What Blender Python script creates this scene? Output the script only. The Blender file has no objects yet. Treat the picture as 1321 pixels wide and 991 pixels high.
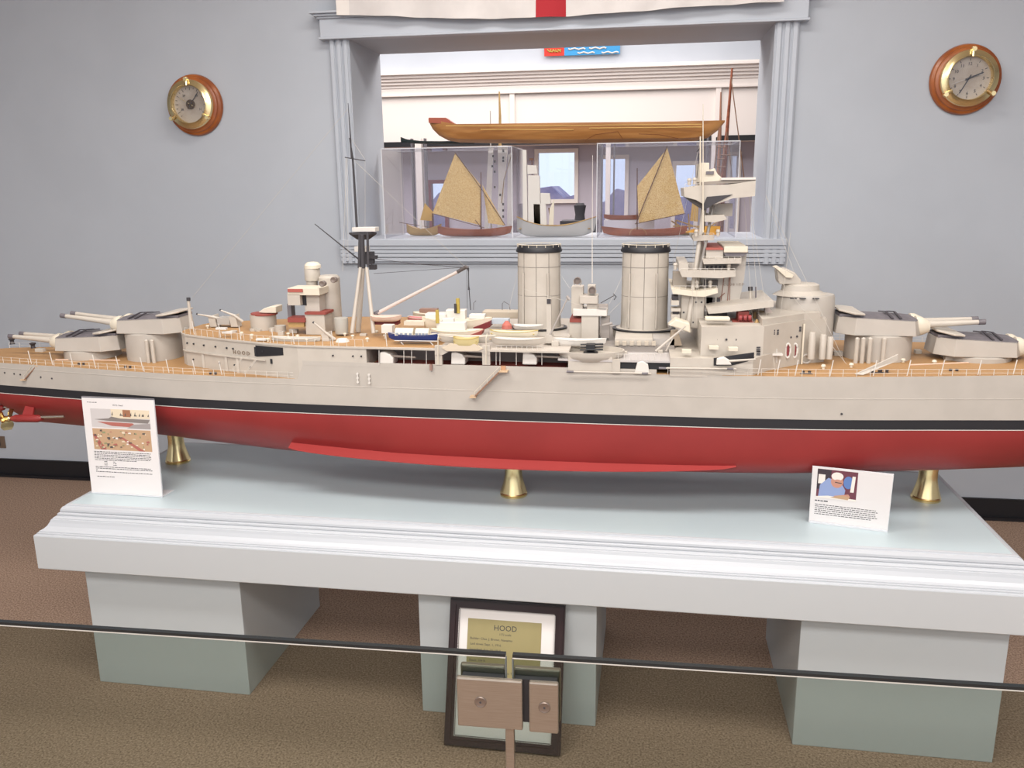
import bpy, math, random
from mathutils import Vector, Matrix
random.seed(7)
S = bpy.context.scene
COL = S.collection
pi = math.pi

# ------------------------------------------------------------------ camera
FPX = 1077.84
YAW, PITCH, ROLL = 0.15305, 0.23299, 0.01218
CAM = Vector((0.0, 0.0, 1.5))
def cam_axes():
    cy, sy, cp, sp = math.cos(YAW), math.sin(YAW), math.cos(PITCH), math.sin(PITCH)
    f = Vector((-sy*cp, cy*cp, -sp)); r = Vector((cy, sy, 0)); d = f.cross(r)
    c, s = math.cos(ROLL), math.sin(ROLL)
    return c*r + s*d, -s*r + c*d, f
AR, AD, AF = cam_axes()
cam = bpy.data.objects.new('camera', bpy.data.cameras.new('camera'))
cam.data.sensor_width = 36; cam.data.lens = FPX/1321*36
cam.data.clip_start = 0.05; cam.data.clip_end = 100
cam.matrix_world = Matrix(((AR.x, -AD.x, -AF.x, CAM.x), (AR.y, -AD.y, -AF.y, CAM.y), (AR.z, -AD.z, -AF.z, CAM.z), (0, 0, 0, 1)))
COL.objects.link(cam); S.camera = cam

# ------------------------------------------------------------------ world, lights, exposure
S.view_settings.view_transform = 'Standard'; S.view_settings.look = 'None'
S.view_settings.exposure = 0.45; S.view_settings.gamma = 1.0; S.view_settings.use_curve_mapping = False
w = bpy.data.worlds.new('daylight'); S.world = w; w.use_nodes = True
bg = w.node_tree.nodes['Background']; bg.inputs[0].default_value = (0.86, 0.91, 1.0, 1); bg.inputs[1].default_value = 1.0
def area(name, loc, sx, sy, power, color=(1, .96, .92), rot=(0, 0, 0)):
    l = bpy.data.lights.new(name, 'AREA'); l.shape = 'RECTANGLE'; l.size = sx; l.size_y = sy
    l.energy = power; l.color = color
    o = bpy.data.objects.new(name, l); o.location = loc; o.rotation_euler = rot; COL.objects.link(o)
    return o
area('ceiling_light', (-1.4, 1.1, 2.93), 1.8, .6, 34)
area('ceiling_light', (1.2, 1.1, 2.93), 1.8, .6, 34)
area('ceiling_light', (-.2, -.9, 2.93), 3.2, .8, 95)
area('ceiling_light', (-.4, 2.7, 2.93), 1.8, .4, 20)
area('ceiling_light', (-.3, -2.4, 2.93), 3.2, .8, 60)
area('far_room_light', (-1.5, 6.3, 3.3), 5.0, 2.0, 100, (1, .95, .93))
area('far_room_light', (-.6, 5.0, 2.9), 2.6, .6, 30, (1, .95, .93))

# ------------------------------------------------------------------ pixel of the photograph -> place in the room
def ray(x, y): return AR*((x-660.5)/FPX) + AD*((y-495.5)/FPX) + AF
def onY(x, y, Y): d = ray(x, y); return CAM + d*(Y/d.y)
def onZ(x, y, Z): d = ray(x, y); return CAM + d*((Z-1.5)/d.z)

# ------------------------------------------------------------------ materials
def lin(h):
    h = h.lstrip('#'); v = [int(h[i:i+2], 16)/255 for i in (0, 2, 4)]
    return tuple((a/12.92 if a <= .04045 else ((a+.055)/1.055)**2.4) for a in v) + (1,)
MATS = {}
def mat(name, col, rough=.5, metal=0.0, col2=None, scale=30, bump=0.0, bscale=200, spec=.5, stretch=(1, 1, 1), lo=.4, hi=.6):
    if name in MATS: return MATS[name]
    m = bpy.data.materials.new(name); m.use_nodes = True; nt = m.node_tree; b = nt.nodes['Principled BSDF']
    b.inputs['Base Color'].default_value = lin(col); b.inputs['Roughness'].default_value = rough
    b.inputs['Metallic'].default_value = metal; b.inputs['Specular IOR Level'].default_value = spec
    tc = nt.nodes.new('ShaderNodeTexCoord'); mp = nt.nodes.new('ShaderNodeMapping'); mp.inputs['Scale'].default_value = stretch
    nt.links.new(tc.outputs['Object'], mp.inputs[0])
    if col2:
        n = nt.nodes.new('ShaderNodeTexNoise'); n.inputs['Scale'].default_value = scale; n.inputs['Detail'].default_value = 4
        r = nt.nodes.new('ShaderNodeValToRGB'); r.color_ramp.elements[0].position = lo; r.color_ramp.elements[1].position = hi
        r.color_ramp.elements[0].color = lin(col); r.color_ramp.elements[1].color = lin(col2)
        nt.links.new(mp.outputs[0], n.inputs['Vector']); nt.links.new(n.outputs['Fac'], r.inputs[0]); nt.links.new(r.outputs[0], b.inputs['Base Color'])
    if bump:
        n2 = nt.nodes.new('ShaderNodeTexNoise'); n2.inputs['Scale'].default_value = bscale
        bp = nt.nodes.new('ShaderNodeBump'); bp.inputs['Strength'].default_value = bump; bp.inputs['Distance'].default_value = .002
        nt.links.new(mp.outputs[0], n2.inputs['Vector']); nt.links.new(n2.outputs['Fac'], bp.inputs['Height']); nt.links.new(bp.outputs[0], b.inputs['Normal'])
    MATS[name] = m; return m
def glassy(name, tint, ior=1.3, haze=0.0, rough=.02):
    m = bpy.data.materials.new(name); m.use_nodes = True; nt = m.node_tree; nt.nodes.clear()
    out = nt.nodes.new('ShaderNodeOutputMaterial'); t = nt.nodes.new('ShaderNodeBsdfTransparent'); t.inputs[0].default_value = lin(tint)
    g = nt.nodes.new('ShaderNodeBsdfGlossy'); g.inputs['Roughness'].default_value = rough
    lw = nt.nodes.new('ShaderNodeLayerWeight'); lw.inputs[0].default_value = .5
    pw = nt.nodes.new('ShaderNodeMath'); pw.operation = 'POWER'; pw.inputs[1].default_value = 4.0; nt.links.new(lw.outputs['Facing'], pw.inputs[0])
    fr = nt.nodes.new('ShaderNodeMath'); fr.operation = 'MULTIPLY_ADD'; fr.inputs[1].default_value = .6; fr.inputs[2].default_value = (ior-1)*.12; nt.links.new(pw.outputs[0], fr.inputs[0])
    mx = nt.nodes.new('ShaderNodeMixShader'); nt.links.new(fr.outputs[0], mx.inputs[0]); nt.links.new(t.outputs[0], mx.inputs[1]); nt.links.new(g.outputs[0], mx.inputs[2])
    last = mx
    if haze:
        d = nt.nodes.new('ShaderNodeBsdfDiffuse'); d.inputs[0].default_value = (.9, .9, .92, 1)
        m2 = nt.nodes.new('ShaderNodeMixShader'); m2.inputs[0].default_value = haze
        nt.links.new(mx.outputs[0], m2.inputs[1]); nt.links.new(d.outputs[0], m2.inputs[2]); last = m2
    nt.links.new(last.outputs[0], out.inputs[0]); MATS[name] = m; return m
def stripes(name, col, col2, scale, axis='Y', rough=.6, dist=0.0):
    m = bpy.data.materials.new(name); m.use_nodes = True; nt = m.node_tree; b = nt.nodes['Principled BSDF']; b.inputs['Roughness'].default_value = rough
    tc = nt.nodes.new('ShaderNodeTexCoord'); wv = nt.nodes.new('ShaderNodeTexWave'); wv.bands_direction = axis; wv.inputs['Scale'].default_value = scale; wv.inputs['Distortion'].default_value = dist
    r = nt.nodes.new('ShaderNodeValToRGB'); r.color_ramp.elements[0].position = .1; r.color_ramp.elements[1].position = .4
    r.color_ramp.elements[0].color = lin(col2); r.color_ramp.elements[1].color = lin(col)
    nt.links.new(tc.outputs['Object'], wv.inputs[0]); nt.links.new(wv.outputs['Fac'], r.inputs[0]); nt.links.new(r.outputs[0], b.inputs['Base Color']); MATS[name] = m; return m

wallp = mat('wall_paint', '#B7BCC3', .85, col2='#B4B9C0', scale=3)
trimp = mat('trim_paint', '#B7BCC4', .4, col2='#B4B9C1', scale=4)
tablep = mat('table_paint', '#B6C4C8', .38, col2='#B3C1C6', scale=3)
mouldp = mat('moulding_paint', '#B1B4B9', .35)
pedp = mat('pedestal_paint', '#BCC1C4', .5)
carpet = mat('carpet', '#786252', .95, col2='#AF9684', scale=170, bump=.8, bscale=260, lo=.32, hi=.68, spec=.1)
blackp = mat('black_base', '#17161A', .5)
whitew = mat('white_wall', '#E9E0D9', .8)
lilac = mat('lilac_wall', '#BDB6C0', .8)
ceilm = mat('ceiling_paint', '#E6E2DC', .9)
ggrey = mat('ship_grey', '#B3ACA3', .42, col2='#AFA89F', scale=14)
lgrey = mat('ship_light_grey', '#BBB3A8', .45, col2='#B6AEA3', scale=20)
dgrey = mat('ship_dark_grey', '#6C676B', .5, col2='#625D62', scale=60)
cream = mat('ship_cream', '#D3CAB8', .5)
white = mat('ship_white', '#D2CDC6', .5)
black = mat('ship_black', '#202024', .45)
red = mat('ship_red', '#8C2D2C', .38, col2='#862A29', scale=6)
redfin = mat('ship_red_fin', '#983836', .4)
brick = mat('deck_red', '#8C4239', .6)
navy = mat('navy_hull', '#1F3473', .35)
yellow = mat('funnel_yellow', '#B39C4A', .5)
wood = mat('varnished_wood', '#B27E48', .35, col2='#9E6A38', scale=6, stretch=(.6, 6, 6))
mahog = mat('mahogany', '#96553A', .4, col2='#84462E', scale=8, stretch=(.6, 5, 5))
tanwood = mat('tan_wood', '#B2925E', .45, col2='#A08050', scale=10)
brass = mat('brass', '#F0DBA6', .26, 1.0)
steel = mat('brushed_steel', '#A0968A', .36, .75, col2='#978C80', scale=40, stretch=(.5, 1, 30))
sail = mat('woven_sail', '#C9A466', .9, col2='#E0C48A', scale=260, lo=.42, hi=.58)
paper = mat('paper', '#DCD7D5', .6)
ink = mat('ink', '#3C3A3E', .7)
deckw = stripes('deck_planks', '#AF885B', '#967149', 75, 'Y', .55)
dial = mat('dial_face', '#BFB4A2', .5, col2='#AFA28E', scale=12)
goldp = mat('gold_plate', '#9C9066', .4, .2, col2='#92865C', scale=5)
frame_wood = mat('dark_frame', '#2A181A', .3)
glass = glassy('barrier_glass_mat', '#DAE0DC', 1.25)
acry = glassy('acrylic', '#F8F8FA', 1.12, .02)
acrye = glassy('acrylic_edge', '#F4F6F8', 1.3, .6)
sky_glass = glassy('window_pane', '#EEF2FA', 1.3)

# ------------------------------------------------------------------ mesh helpers
class MB:
    def __init__(s): s.v = []; s.f = []; s.m = []; s.mats = []
    def mi(s, m):
        if m is None: return -1
        if m not in s.mats: s.mats.append(m)
        return s.mats.index(m)
    def add(s, vs, fs, m=None):
        k = len(s.v); s.v += [Vector(v) for v in vs]; i = s.mi(m)
        for f in fs: s.f.append([a+k for a in f]); s.m.append(i)
        return s
    def box(s, x0, x1, y0, y1, z0, z1, m=None):
        x0, x1 = sorted((x0, x1)); y0, y1 = sorted((y0, y1)); z0, z1 = sorted((z0, z1))
        return s.add([(x0,y0,z0),(x1,y0,z0),(x1,y1,z0),(x0,y1,z0),(x0,y0,z1),(x1,y0,z1),(x1,y1,z1),(x0,y1,z1)],
              [(0,3,2,1),(4,5,6,7),(0,1,5,4),(1,2,6,5),(2,3,7,6),(3,0,4,7)], m)
    def prism(s, pts, off, m=None):          # polygon of 3d points swept by the vector off
        n = len(pts); off = Vector(off); a = [Vector(p) for p in pts]; b = [p+off for p in a]
        nrm = Vector((0, 0, 0))
        for i in range(n): nrm += a[i].cross(a[(i+1) % n])
        fs = [list(range(n)), list(range(2*n-1, n-1, -1))] + [(i, i+n, (i+1) % n+n, (i+1) % n) for i in range(n)]
        if nrm.dot(off) > 0: fs = [list(reversed(f)) for f in fs]
        return s.add(a+b, fs, m)
    def plan(s, pts, z0, z1, m=None): return s.prism([(x, y, z0) for x, y in pts], (0, 0, z1-z0), m)
    def ring_loft(s, rings, m=None, cap=True, closed=True):
        n = len(rings[0]); vs = [p for r in rings for p in r]; fs = []
        for j in range(len(rings)-1):
            for i in range(n if closed else n-1):
                a = j*n+i; b = j*n+(i+1) % n; fs.append((a, b, b+n, a+n))
        if cap and closed: fs += [list(reversed(range(n))), [(len(rings)-1)*n+i for i in range(n)]]
        return s.add(vs, fs, m)
    def lathe(s, c, prof, n=24, m=None, axis='Z', sy=1.0, mod=None, cap=True):
        c = Vector(c); rings = []
        for r, h in prof:
            ring = []
            for i in range(n):
                t = 2*pi*i/n; rr = r*(mod(t, h) if mod else 1)
                p = (rr*math.cos(t), rr*math.sin(t)*sy, h)
                if axis == 'Y': p = (rr*math.cos(t), -h, rr*math.sin(t))
                if axis == 'X': p = (h, rr*math.cos(t), rr*math.sin(t))
                ring.append(c+Vector(p))
            rings.append(ring)
        return s.ring_loft(rings, m, cap)
    def tube(s, pts, r, m=None, n=8):
        pts = [Vector(p) for p in pts]; rs = r if isinstance(r, (list, tuple)) else [r]*len(pts); rings = []
        for i, p in enumerate(pts):
            d = (pts[min(i+1, len(pts)-1)]-pts[max(i-1, 0)]).normalized()
            u = d.cross(Vector((0, 0, 1)) if abs(d.z) < .95 else Vector((0, 1, 0))).normalized(); v = d.cross(u)
            rings.append([p+(u*math.cos(2*pi*k/n)+v*math.sin(2*pi*k/n))*rs[i] for k in range(n)])
        return s.ring_loft(rings, m)
    def pbox(s, x0, y0, x1, y1, Y, dep, m=None):   # box whose front face fills the pixel box at depth Y
        a = onY(x0, (y0+y1)/2, Y); b = onY(x1, (y0+y1)/2, Y); t = onY((x0+x1)/2, y0, Y); u = onY((x0+x1)/2, y1, Y)
        return s.box(a.x, b.x, Y, Y+dep, u.z, t.z, m)
    def pprism(s, px, Y, dep, m=None):
        return s.prism([onY(x, y, Y) for x, y in px], (0, dep, 0), m)
    def ptube(s, px, r, m=None, n=8):             # px: (x, y, Y)
        return s.tube([onY(*p) for p in px], r, m, n)
    def plathe(s, x, Y, rows, n=24, m=None, sy=1.0):  # rows (halfwidth_px, y_px) about column x at depth Y
        prof = []
        for hw, y in rows:
            a = onY(x, y, Y); b = onY(x+hw, y, Y); prof.append((b.x-a.x, a.z))
        c = onY(x, rows[0][1], Y); return s.lathe((c.x, Y, 0), prof, n, m, sy=sy)
    def build(s, name, m=None, parent=None, smooth=False, bevel=0):
        me = bpy.data.meshes.new(name); off = Vector((0, 0, 0)); p = parent
        while p is not None: off += p.location; p = p.parent
        mats = list(s.mats) if s.mats else []
        if m is not None: mats = [m]+[x for x in mats if x is not m]
        def idx(i):
            return 0 if i < 0 else mats.index(s.mats[i])
        me.from_pydata([v-off for v in s.v], [], s.f)
        for q in mats: me.materials.append(q)
        if s.mats: me.polygons.foreach_set('material_index', [idx(i) for i in s.m])
        if smooth:
            me.polygons.foreach_set('use_smooth', [True]*len(me.polygons))
            try: me.set_sharp_from_angle(angle=math.radians(35))
            except Exception: pass
        me.update()
        o = bpy.data.objects.new(name, me); COL.objects.link(o); o.parent = parent
        if bevel:
            bv = o.modifiers.new('bevel', 'BEVEL'); bv.width = bevel; bv.segments = 2; bv.limit_method = 'ANGLE'
        return o
def tag(o, label=None, cat=None, group=None, kind=None):
    if label: o['label'] = label
    if cat: o['category'] = cat
    if group: o['group'] = group
    if kind: o['kind'] = kind
    return o
def empty(name, loc, label, cat, group=None):
    o = bpy.data.objects.new(name, None); o.location = loc; o.empty_display_size = .1; COL.objects.link(o)
    return tag(o, label, cat, group)
def struct(o): o['kind'] = 'structure'; return o
def text(name, body, size, O, u, v, m, parent=None, align='LEFT', ext=.0006, into=None):
    """lettering in the plane of u (right) and v (up), baseline at O"""
    cu = bpy.data.curves.new(name, 'FONT'); cu.body = body; cu.size = size; cu.align_x = align; cu.extrude = ext; cu.resolution_u = 2
    t = bpy.data.objects.new(name+'_tmp', cu); COL.objects.link(t); bpy.context.view_layer.update()
    me = bpy.data.meshes.new_from_object(t.evaluated_get(bpy.context.evaluated_depsgraph_get()))
    COL.objects.unlink(t); bpy.data.objects.remove(t)
    n = u.cross(v)
    vs = [O+u*p.co.x+v*p.co.y+n*p.co.z for p in me.vertices]; fs = [list(p.vertices) for p in me.polygons]
    bpy.data.meshes.remove(me)
    if into is not None: into.add(vs, fs, m); return into
    mb = MB(); mb.add(vs, fs, m); return mb.build(name, m, parent)
def copy_tree(o, parent=None):
    c = o.copy(); COL.objects.link(c); c.parent = parent
    for ch in list(o.children): copy_tree(ch, c)
    return c

# ================================================================== THE ROOM
WY, WB = 3.845, 4.29           # front and back of the thick wall
WX0, WX1, WZ0, WZ1 = -1.309, .530, 1.262, 2.146
b = MB()
b.box(-5.5, WX0, WY, WB, 0, 3.0).box(WX1, 4.5, WY, WB, 0, 3.0).box(WX0, WX1, WY, WB, 0, WZ0).box(WX0, WX1, WY, WB, WZ1, 3.0)
struct(b.build('wall_back', wallp))
struct(MB().box(-5.5, 4.5, -3.5, 9.2, -.1, 0).build('floor', carpet))
struct(MB().box(-5.5, 4.5, -3.5, WY, 3.0, 3.1).build('ceiling', ceilm))
struct(MB().box(-5.6, -5.5, -3.5, 9.2, 0, 3.6).build('wall_left', wallp))
struct(MB().box(4.5, 4.6, -3.5, 9.2, 0, 3.6).build('wall_right', wallp))
bb = MB().box(-5.5, 4.5, WY-.012, WY, .0, .098).box(-5.5, 4.5, WY-.03, WY, 0, .014)
struct(bb.build('baseboard_back', blackp))
# casing around the opening
def fluted(mb, x0, x1, z0, z1, vert, y0=WY):
    n = 3; W = (x1-x0) if vert else (z1-z0)
    mb.box(x0, x1, y0-.014, y0, z0, z1)
    for i in range(n):
        a = (i+.12)/n*W; c = (i+.88)/n*W
        for k, (e, dy) in enumerate(((0, .020), (.0035, .025))):
            if vert: mb.box(x0+a+e, x0+c-e, y0-dy, y0-.01, z0+.0005*k, z1)
            else: mb.box(x0, x1, y0-dy, y0-.01, z0+a+e, z0+c-e)
c = MB(); fluted(c, -1.402, WX0, 1.150, 2.146, True); struct(c.build('trim_1', trimp, bevel=.0015))
c = MB(); fluted(c, WX1, .628, 1.150, 2.146, True); struct(c.build('trim_2', trimp, bevel=.0015))
c = MB()
for z0, z1, dy in ((1.150, 1.160, .012), (1.160, 1.178, .022), (1.181, 1.196, .026), (1.199, 1.214, .026), (1.217, 1.232, .028), (1.234, 1.262, .034)):
    c.box(-1.402, .628, WY-dy, WY, z0, z1)
struct(c.build('trim_3', trimp, bevel=.0015))
c = MB()
c.box(-1.43, .655, WY-.045, WY, 2.146, 2.228)
for z0, z1, dy in ((2.143, 2.153, .052), (2.228, 2.236, .055), (2.236, 2.246, .066), (2.246, 2.256, .08)):
    c.box(-1.43-dy+.045, .655+dy-.045, WY-dy, WY, z0, z1)
struct(c.build('trim_4', trimp, bevel=.002))
struct(MB().box(WX0+.001, WX1-.001, WY-.01, WB+.02, WZ0-.02, WZ0+.003).build('trim_5', trimp))

# ------------------------------------------------------------------ the far room
FY = 8.0
zt = onY(735, 116, FY).z; zdark = onY(735, 183, FY).z
def px(x, y, Y=FY): return onY(x, y, Y)
# window openings in the far wall, as pixel columns and rows
wins = [(690, 746, 192, 262), (772, 811, 200, 300), (867, 902, 208, 300), (938, 955, 196, 300), (552, 578, 232, 300)]
zlo, zhi = 0.0, zdark-.03
ws = sorted([(onY(a, 230, FY).x, onY(c_, 230, FY).x, onY((a+c_)/2, e, FY).z, onY((a+c_)/2, d, FY).z) for a, c_, d, e in wins])
fb = MB(); x = -5.5
for x0, x1, z0, z1 in ws:
    fb.box(x, x0, FY, FY+.12, 0, zhi); fb.box(x0, x1, FY, FY+.12, 0, z0); fb.box(x0, x1, FY, FY+.12, z1, zhi); x = x1
fb.box(x, 4.5, FY, FY+.12, 0, zhi)
struct(fb.build('wall_far', lilac))
struct(MB().box(-5.5, 4.5, FY-.35, FY+.12, zhi, 3.6).build('wall_far_upper', whitew))
struct(MB().box(-5.5, 4.5, FY-.37, FY-.35, zdark-.035, zdark+.01).build('trim_6', blackp))
struct(MB().box(-5.5, 4.5, WB, 9.2, 3.6, 3.7).build('ceiling_far', ceilm))
UY = FY-.35
mz = lambda y: onY(735, y, UY).z
c = MB(); c.box(-5.5, 4.5, UY-.02, UY, mz(119), mz(108))
for y0, y1, d in ((119, 116, .035), (108, 104, .03), (104, 100, .05), (100, 96, .07), (96, 92, .09), (92, 87, .12)): c.box(-5.5, 4.5, UY-d, UY, mz(y0), mz(y1))
struct(c.build('trim_7', whitew, bevel=.004))
struct(MB().box(-5.5, 4.5, UY-.015, UY-.001, mz(87), 3.6).build('trim_8', wallp))
c = MB()
for xx in (660, 924):
    a = onY(xx-2, 150, UY).x; c.box(a, a+.045, UY-.025, UY, mz(181), mz(119))
struct(c.build('trim_9', whitew, bevel=.003))
for n, (x0, x1, z0, z1) in enumerate(ws):
    f = MB(); fm = mat('maroon_frame', '#7A3F4C', .5) if n == 0 else whitew
    fw = .035
    f.box(x0, x0+fw, FY-.03, FY+.05, z0, z1).box(x1-fw, x1, FY-.03, FY+.05, z0, z1).box(x0+fw, x1-fw, FY-.03, FY+.05, z1-fw, z1).box(x0+fw, x1-fw, FY-.03, FY+.05, z0, z0+fw)
    o = struct(f.build('window_%d' % (n+1), fm))
    MB().box(x0+fw, x1-fw, FY+.01, FY+.015, z0+fw, z1-fw).build('pane', sky_glass, o)
# outdoors beyond the far windows
h = MB(); n = 60
base = [(-9+18*i/n, onY(735, 252, 20).z + .16*math.sin(i*.9)+.12*math.sin(i*2.3)) for i in range(n+1)]
h.prism([(-9, 20, -1)]+[(a, 20, z) for a, z in base]+[(9, 20, -1)], (0, 2, 0))
struct(h.build('distant_shrubs', mat('dusky_leaf', '#8E86A4', .9, col2='#B0A2B4', scale=2.5)))
struct(MB().box(-12, 12, 9.2, 20, -.1, 0).build('ground_outside', mat('paving', '#C9B6B6', .9)))
# posts in the far room
for i, (x0, x1, Y) in enumerate(((537, 545, 6.6), (781, 787, 6.6), (916, 921, 6.6))):
    a = onY(x0, 240, Y).x; d = onY(x1, 240, Y).x
    r = empty('window_post', ((a+d)/2, Y, 0), ['white post with dark edges seen through the left display case', 'white post seen through the left part of the right display case', 'white post seen right of the warship bridge tower top'][i], 'post')
    MB().box(a, d, Y, Y+.06, 0, zdark-.02).build('mullion', whitew, r)
    e = .012
    MB().box(a-.022-e, a-.022, Y, Y+.05, 0, zdark-.02).build('edge_strip', dgrey, r)
    MB().box(d+.022, d+.022+e, Y, Y+.05, 0, zdark-.02).build('edge_strip', dgrey, r)
# banner on the far wall
bn = empty('wall_banner', (onY(750, 66, UY-.05).x, UY-.05, onY(750, 72, UY-.05).z), 'red and blue banner with white waves on the far room wall', 'banner')
MB().pbox(702, 40, 728, 72, UY-.05, .01).build('red_panel', mat('banner_red', '#C8372A', .8), bn)
MB().pbox(728, 40, 800, 70.5, UY-.05, .01).build('blue_panel', mat('banner_blue', '#3A8FC4', .8), bn)
q = MB()
for x0, y0 in ((733, 63), (760, 62), (745, 68), (776, 67.5)):
    q.ptube([(x0+t*22/8, y0+.9*math.sin(t*1.6), UY-.054) for t in range(9)], .006, n=5)
q.build('wave_line', white, bn)
q = MB()
for k in range(5): q.ptube([(706+k*3.6, 64+(k % 2)*2, UY-.054), (709+k*3.6, 67, UY-.054), (711+k*3, 63.5, UY-.054)], .006, n=5)
q.build('yellow_figure', yellow, bn)

# ------------------------------------------------------------------ flag over the cornice
x0 = onY(433, 18, WY-.1).x; x1 = onY(1012, 2, WY-.1).x
bot = [(0, 18.5), (.06, 19), (.17, 21), (.3, 23.5), (.42, 22.5), (.53, 20), (.68, 14), (.8, 8), (1, 1.5)]
def zbot(t):
    for (a, p), (c_, q_) in zip(bot, bot[1:]):
        if a <= t <= c_: y = p+(q_-p)*(t-a)/(c_-a); return onY(433+t*579, y, WY-.1).z
    return onY(1012, 1.5, WY-.1).z
fl = empty('white_flag', (x0, WY-.09, 2.45), 'white flag with a red vertical stripe hanging over the window cornice', 'flag')
def cloth(t0, t1, m, name, nx=60):
    f = MB(); rings = []
    for i in range(nx+1):
        t = t0+(t1-t0)*i/nx; zb = zbot(t); r = []
        for j in range(9):
            s = j/8; z = zb+(2.62-zb)*s
            y = WY-.092+.007*math.sin(t*38+s*5)+.005*math.sin(t*71-s*9+1)
            r.append(Vector((x0+(x1-x0)*t, y, z)))
        r += [p+Vector((0, .0015, 0)) for p in reversed(r)]
        rings.append(r)
    f.ring_loft(rings); return f.build(name, m, fl, smooth=True)
ts = (702-433)/579; te = (741-433)/579
flagw = mat('flag_white', '#D8D2CE', .8, col2='#D2CCC8', scale=9); flagr = mat('flag_red', '#A81E28', .8)
cloth(.03, ts, flagw, 'white_field'); cloth(te, 1, flagw, 'white_field'); cloth(ts, te, flagr, 'red_stripe', 8)
cloth(0, .03, mat('flag_hem', '#E4DDD6', .8), 'hoist_hem', 4)

# ------------------------------------------------------------------ wall gauges
def gauge(px_, py_, name, label, clock):
    c0 = onY(px_, py_, WY); r = empty(name, (c0.x, WY, c0.z), label, 'clock' if clock else 'barometer')
    R = .138
    MB().lathe(c0, [(R*.98, 0), (R, .008), (R*.97, .02), (R*.9, .026), (R*.88, .034), (R*.8, .038), (.02, .038)], 48, axis='Y').build('wooden_base', mat('orange_wood', '#A8602E', .28, col2='#8E4A22', scale=10), r, True)
    # brass drum and bezel ring, open in the middle
    m = MB(); ri, ro = R*.60, R*.80
    m.lathe(c0, [(ri, .039), (ro, .039), (ro*1.0, .055), (ro*.98, .064), (ro*.9, .068), (ri*1.08, .072), (ri*1.03, .076), (ri, .072), (ri, .046), (ri, .039)], 48, axis='Y', cap=False)
    m.build('brass_bezel', brass, r, True)
    MB().lathe(c0, [(ri*1.01, .040), (ri*1.01, .046), (.001, .046)], 48, axis='Y').build('dial', dial, r)
    for a in (90, 215, 325):
        t = math.radians(a); u = Vector((math.cos(t), 0, math.sin(t))); p = c0+Vector((0, -.07, 0))
        MB().tube([p+u*ri*.98, p+u*ro*1.06], .008).tube([p+u*ro*.98+Vector((0, .012, 0)), p+u*ro*.98-Vector((0, .012, 0))], .009).build('clamp', brass, r, True)
    f = c0+Vector((0, -.0475, 0)); mk = MB()
    for k in range(12 if clock else 24):
        t = 2*pi*k/(12 if clock else 24); u = Vector((math.sin(t), 0, math.cos(t)))
        if not clock and 10 <= k <= 14: continue
        mk.tube([f+u*ri*(.82 if k % 2 or clock else .76), f+u*ri*.92], .0012, n=4)
    if clock:
        for k in range(1, 13):
            t = 2*pi*k/12; u = Vector((math.sin(t), 0, math.cos(t)))
            text('n', str(k), .017, f+u*ri*.68+Vector((0, 0, -.006)), Vector((1, 0, 0)), Vector((0, 0, 1)), ink, align='CENTER', into=mk)
        for k in range(2): mk.lathe(f+Vector((0, 0, 0)), [(ri*(.5+.03*k), 0), (ri*(.5+.03*k)+.0008, .0005), (ri*(.5+.03*k)+.0008, 0)], 32, axis='Y') if False else None
    else:
        for k, s in enumerate(('28', '29', '30', '31')):
            t = math.radians(-115+k*77); u = Vector((math.sin(t), 0, math.cos(t)))
            text('n', s, .014, f+u*ri*.6+Vector((0, 0, -.005)), Vector((1, 0, 0)), Vector((0, 0, 1)), ink, align='CENTER', into=mk)
    mk.build('dial_markings', ink, r)
    hc = c0+Vector((0, -.051, 0))
    def hand(deg, L, back, wd, m_, nm):
        t = math.radians(deg); u = Vector((math.sin(t), 0, math.cos(t))); v = Vector((math.cos(t), 0, -math.sin(t)))
        MB().prism([hc-u*back-v*wd, hc-u*back+v*wd, hc+u*L*.9+v*wd*.7, hc+u*L, hc+u*L*.9-v*wd*.7], (0, -.0012, 0)).build(nm, m_, r)
    if clock:
        hand(68, ri*.72, ri*.18, .0035, ink, 'hour_hand'); hand(208, ri*.82, ri*.18, .0025, ink, 'minute_hand'); hand(252, ri*.85, ri*.6, .0012, white, 'second_hand')
    else:
        MB().lathe(hc, [(ri*.26, -.003), (ri*.26, .002), (ri*.16, .002), (ri*.16, -.002), (ri*.06, -.002), (ri*.06, .004), (.0005, .004)], 24, axis='Y').build('hub', mat('bronze', '#5A4630', .3, .8), r, True)
        hand(38, ri*.85, ri*.3, .002, ink, 'needle'); hand(300, ri*.8, ri*.3, .002, brass, 'set_hand')
    MB().lathe(c0, [(ri*.995, .058), (ri*.995, .060), (.001, .060)], 32, axis='Y').build('cover_glass', acry, r)
gauge(253, 136, 'barometer', 'brass porthole barometer on round wooden base left of the window', False)
gauge(1244, 103, 'wall_clock', 'brass porthole clock with black hands on round wooden base right of the window', True)
o = empty('wall_outlet', onY(2, 578, WY), 'small brown outlet plate low on the wall at the left', 'outlet')
MB().pbox(-8, 563, 6, 578, WY-.006, .006).build('plate', mat('outlet_brown', '#6E5B4C', .5), o, bevel=.001)
MB().pbox(-5, 566, 0, 575, WY-.008, .003).build('socket', ink, o)

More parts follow.
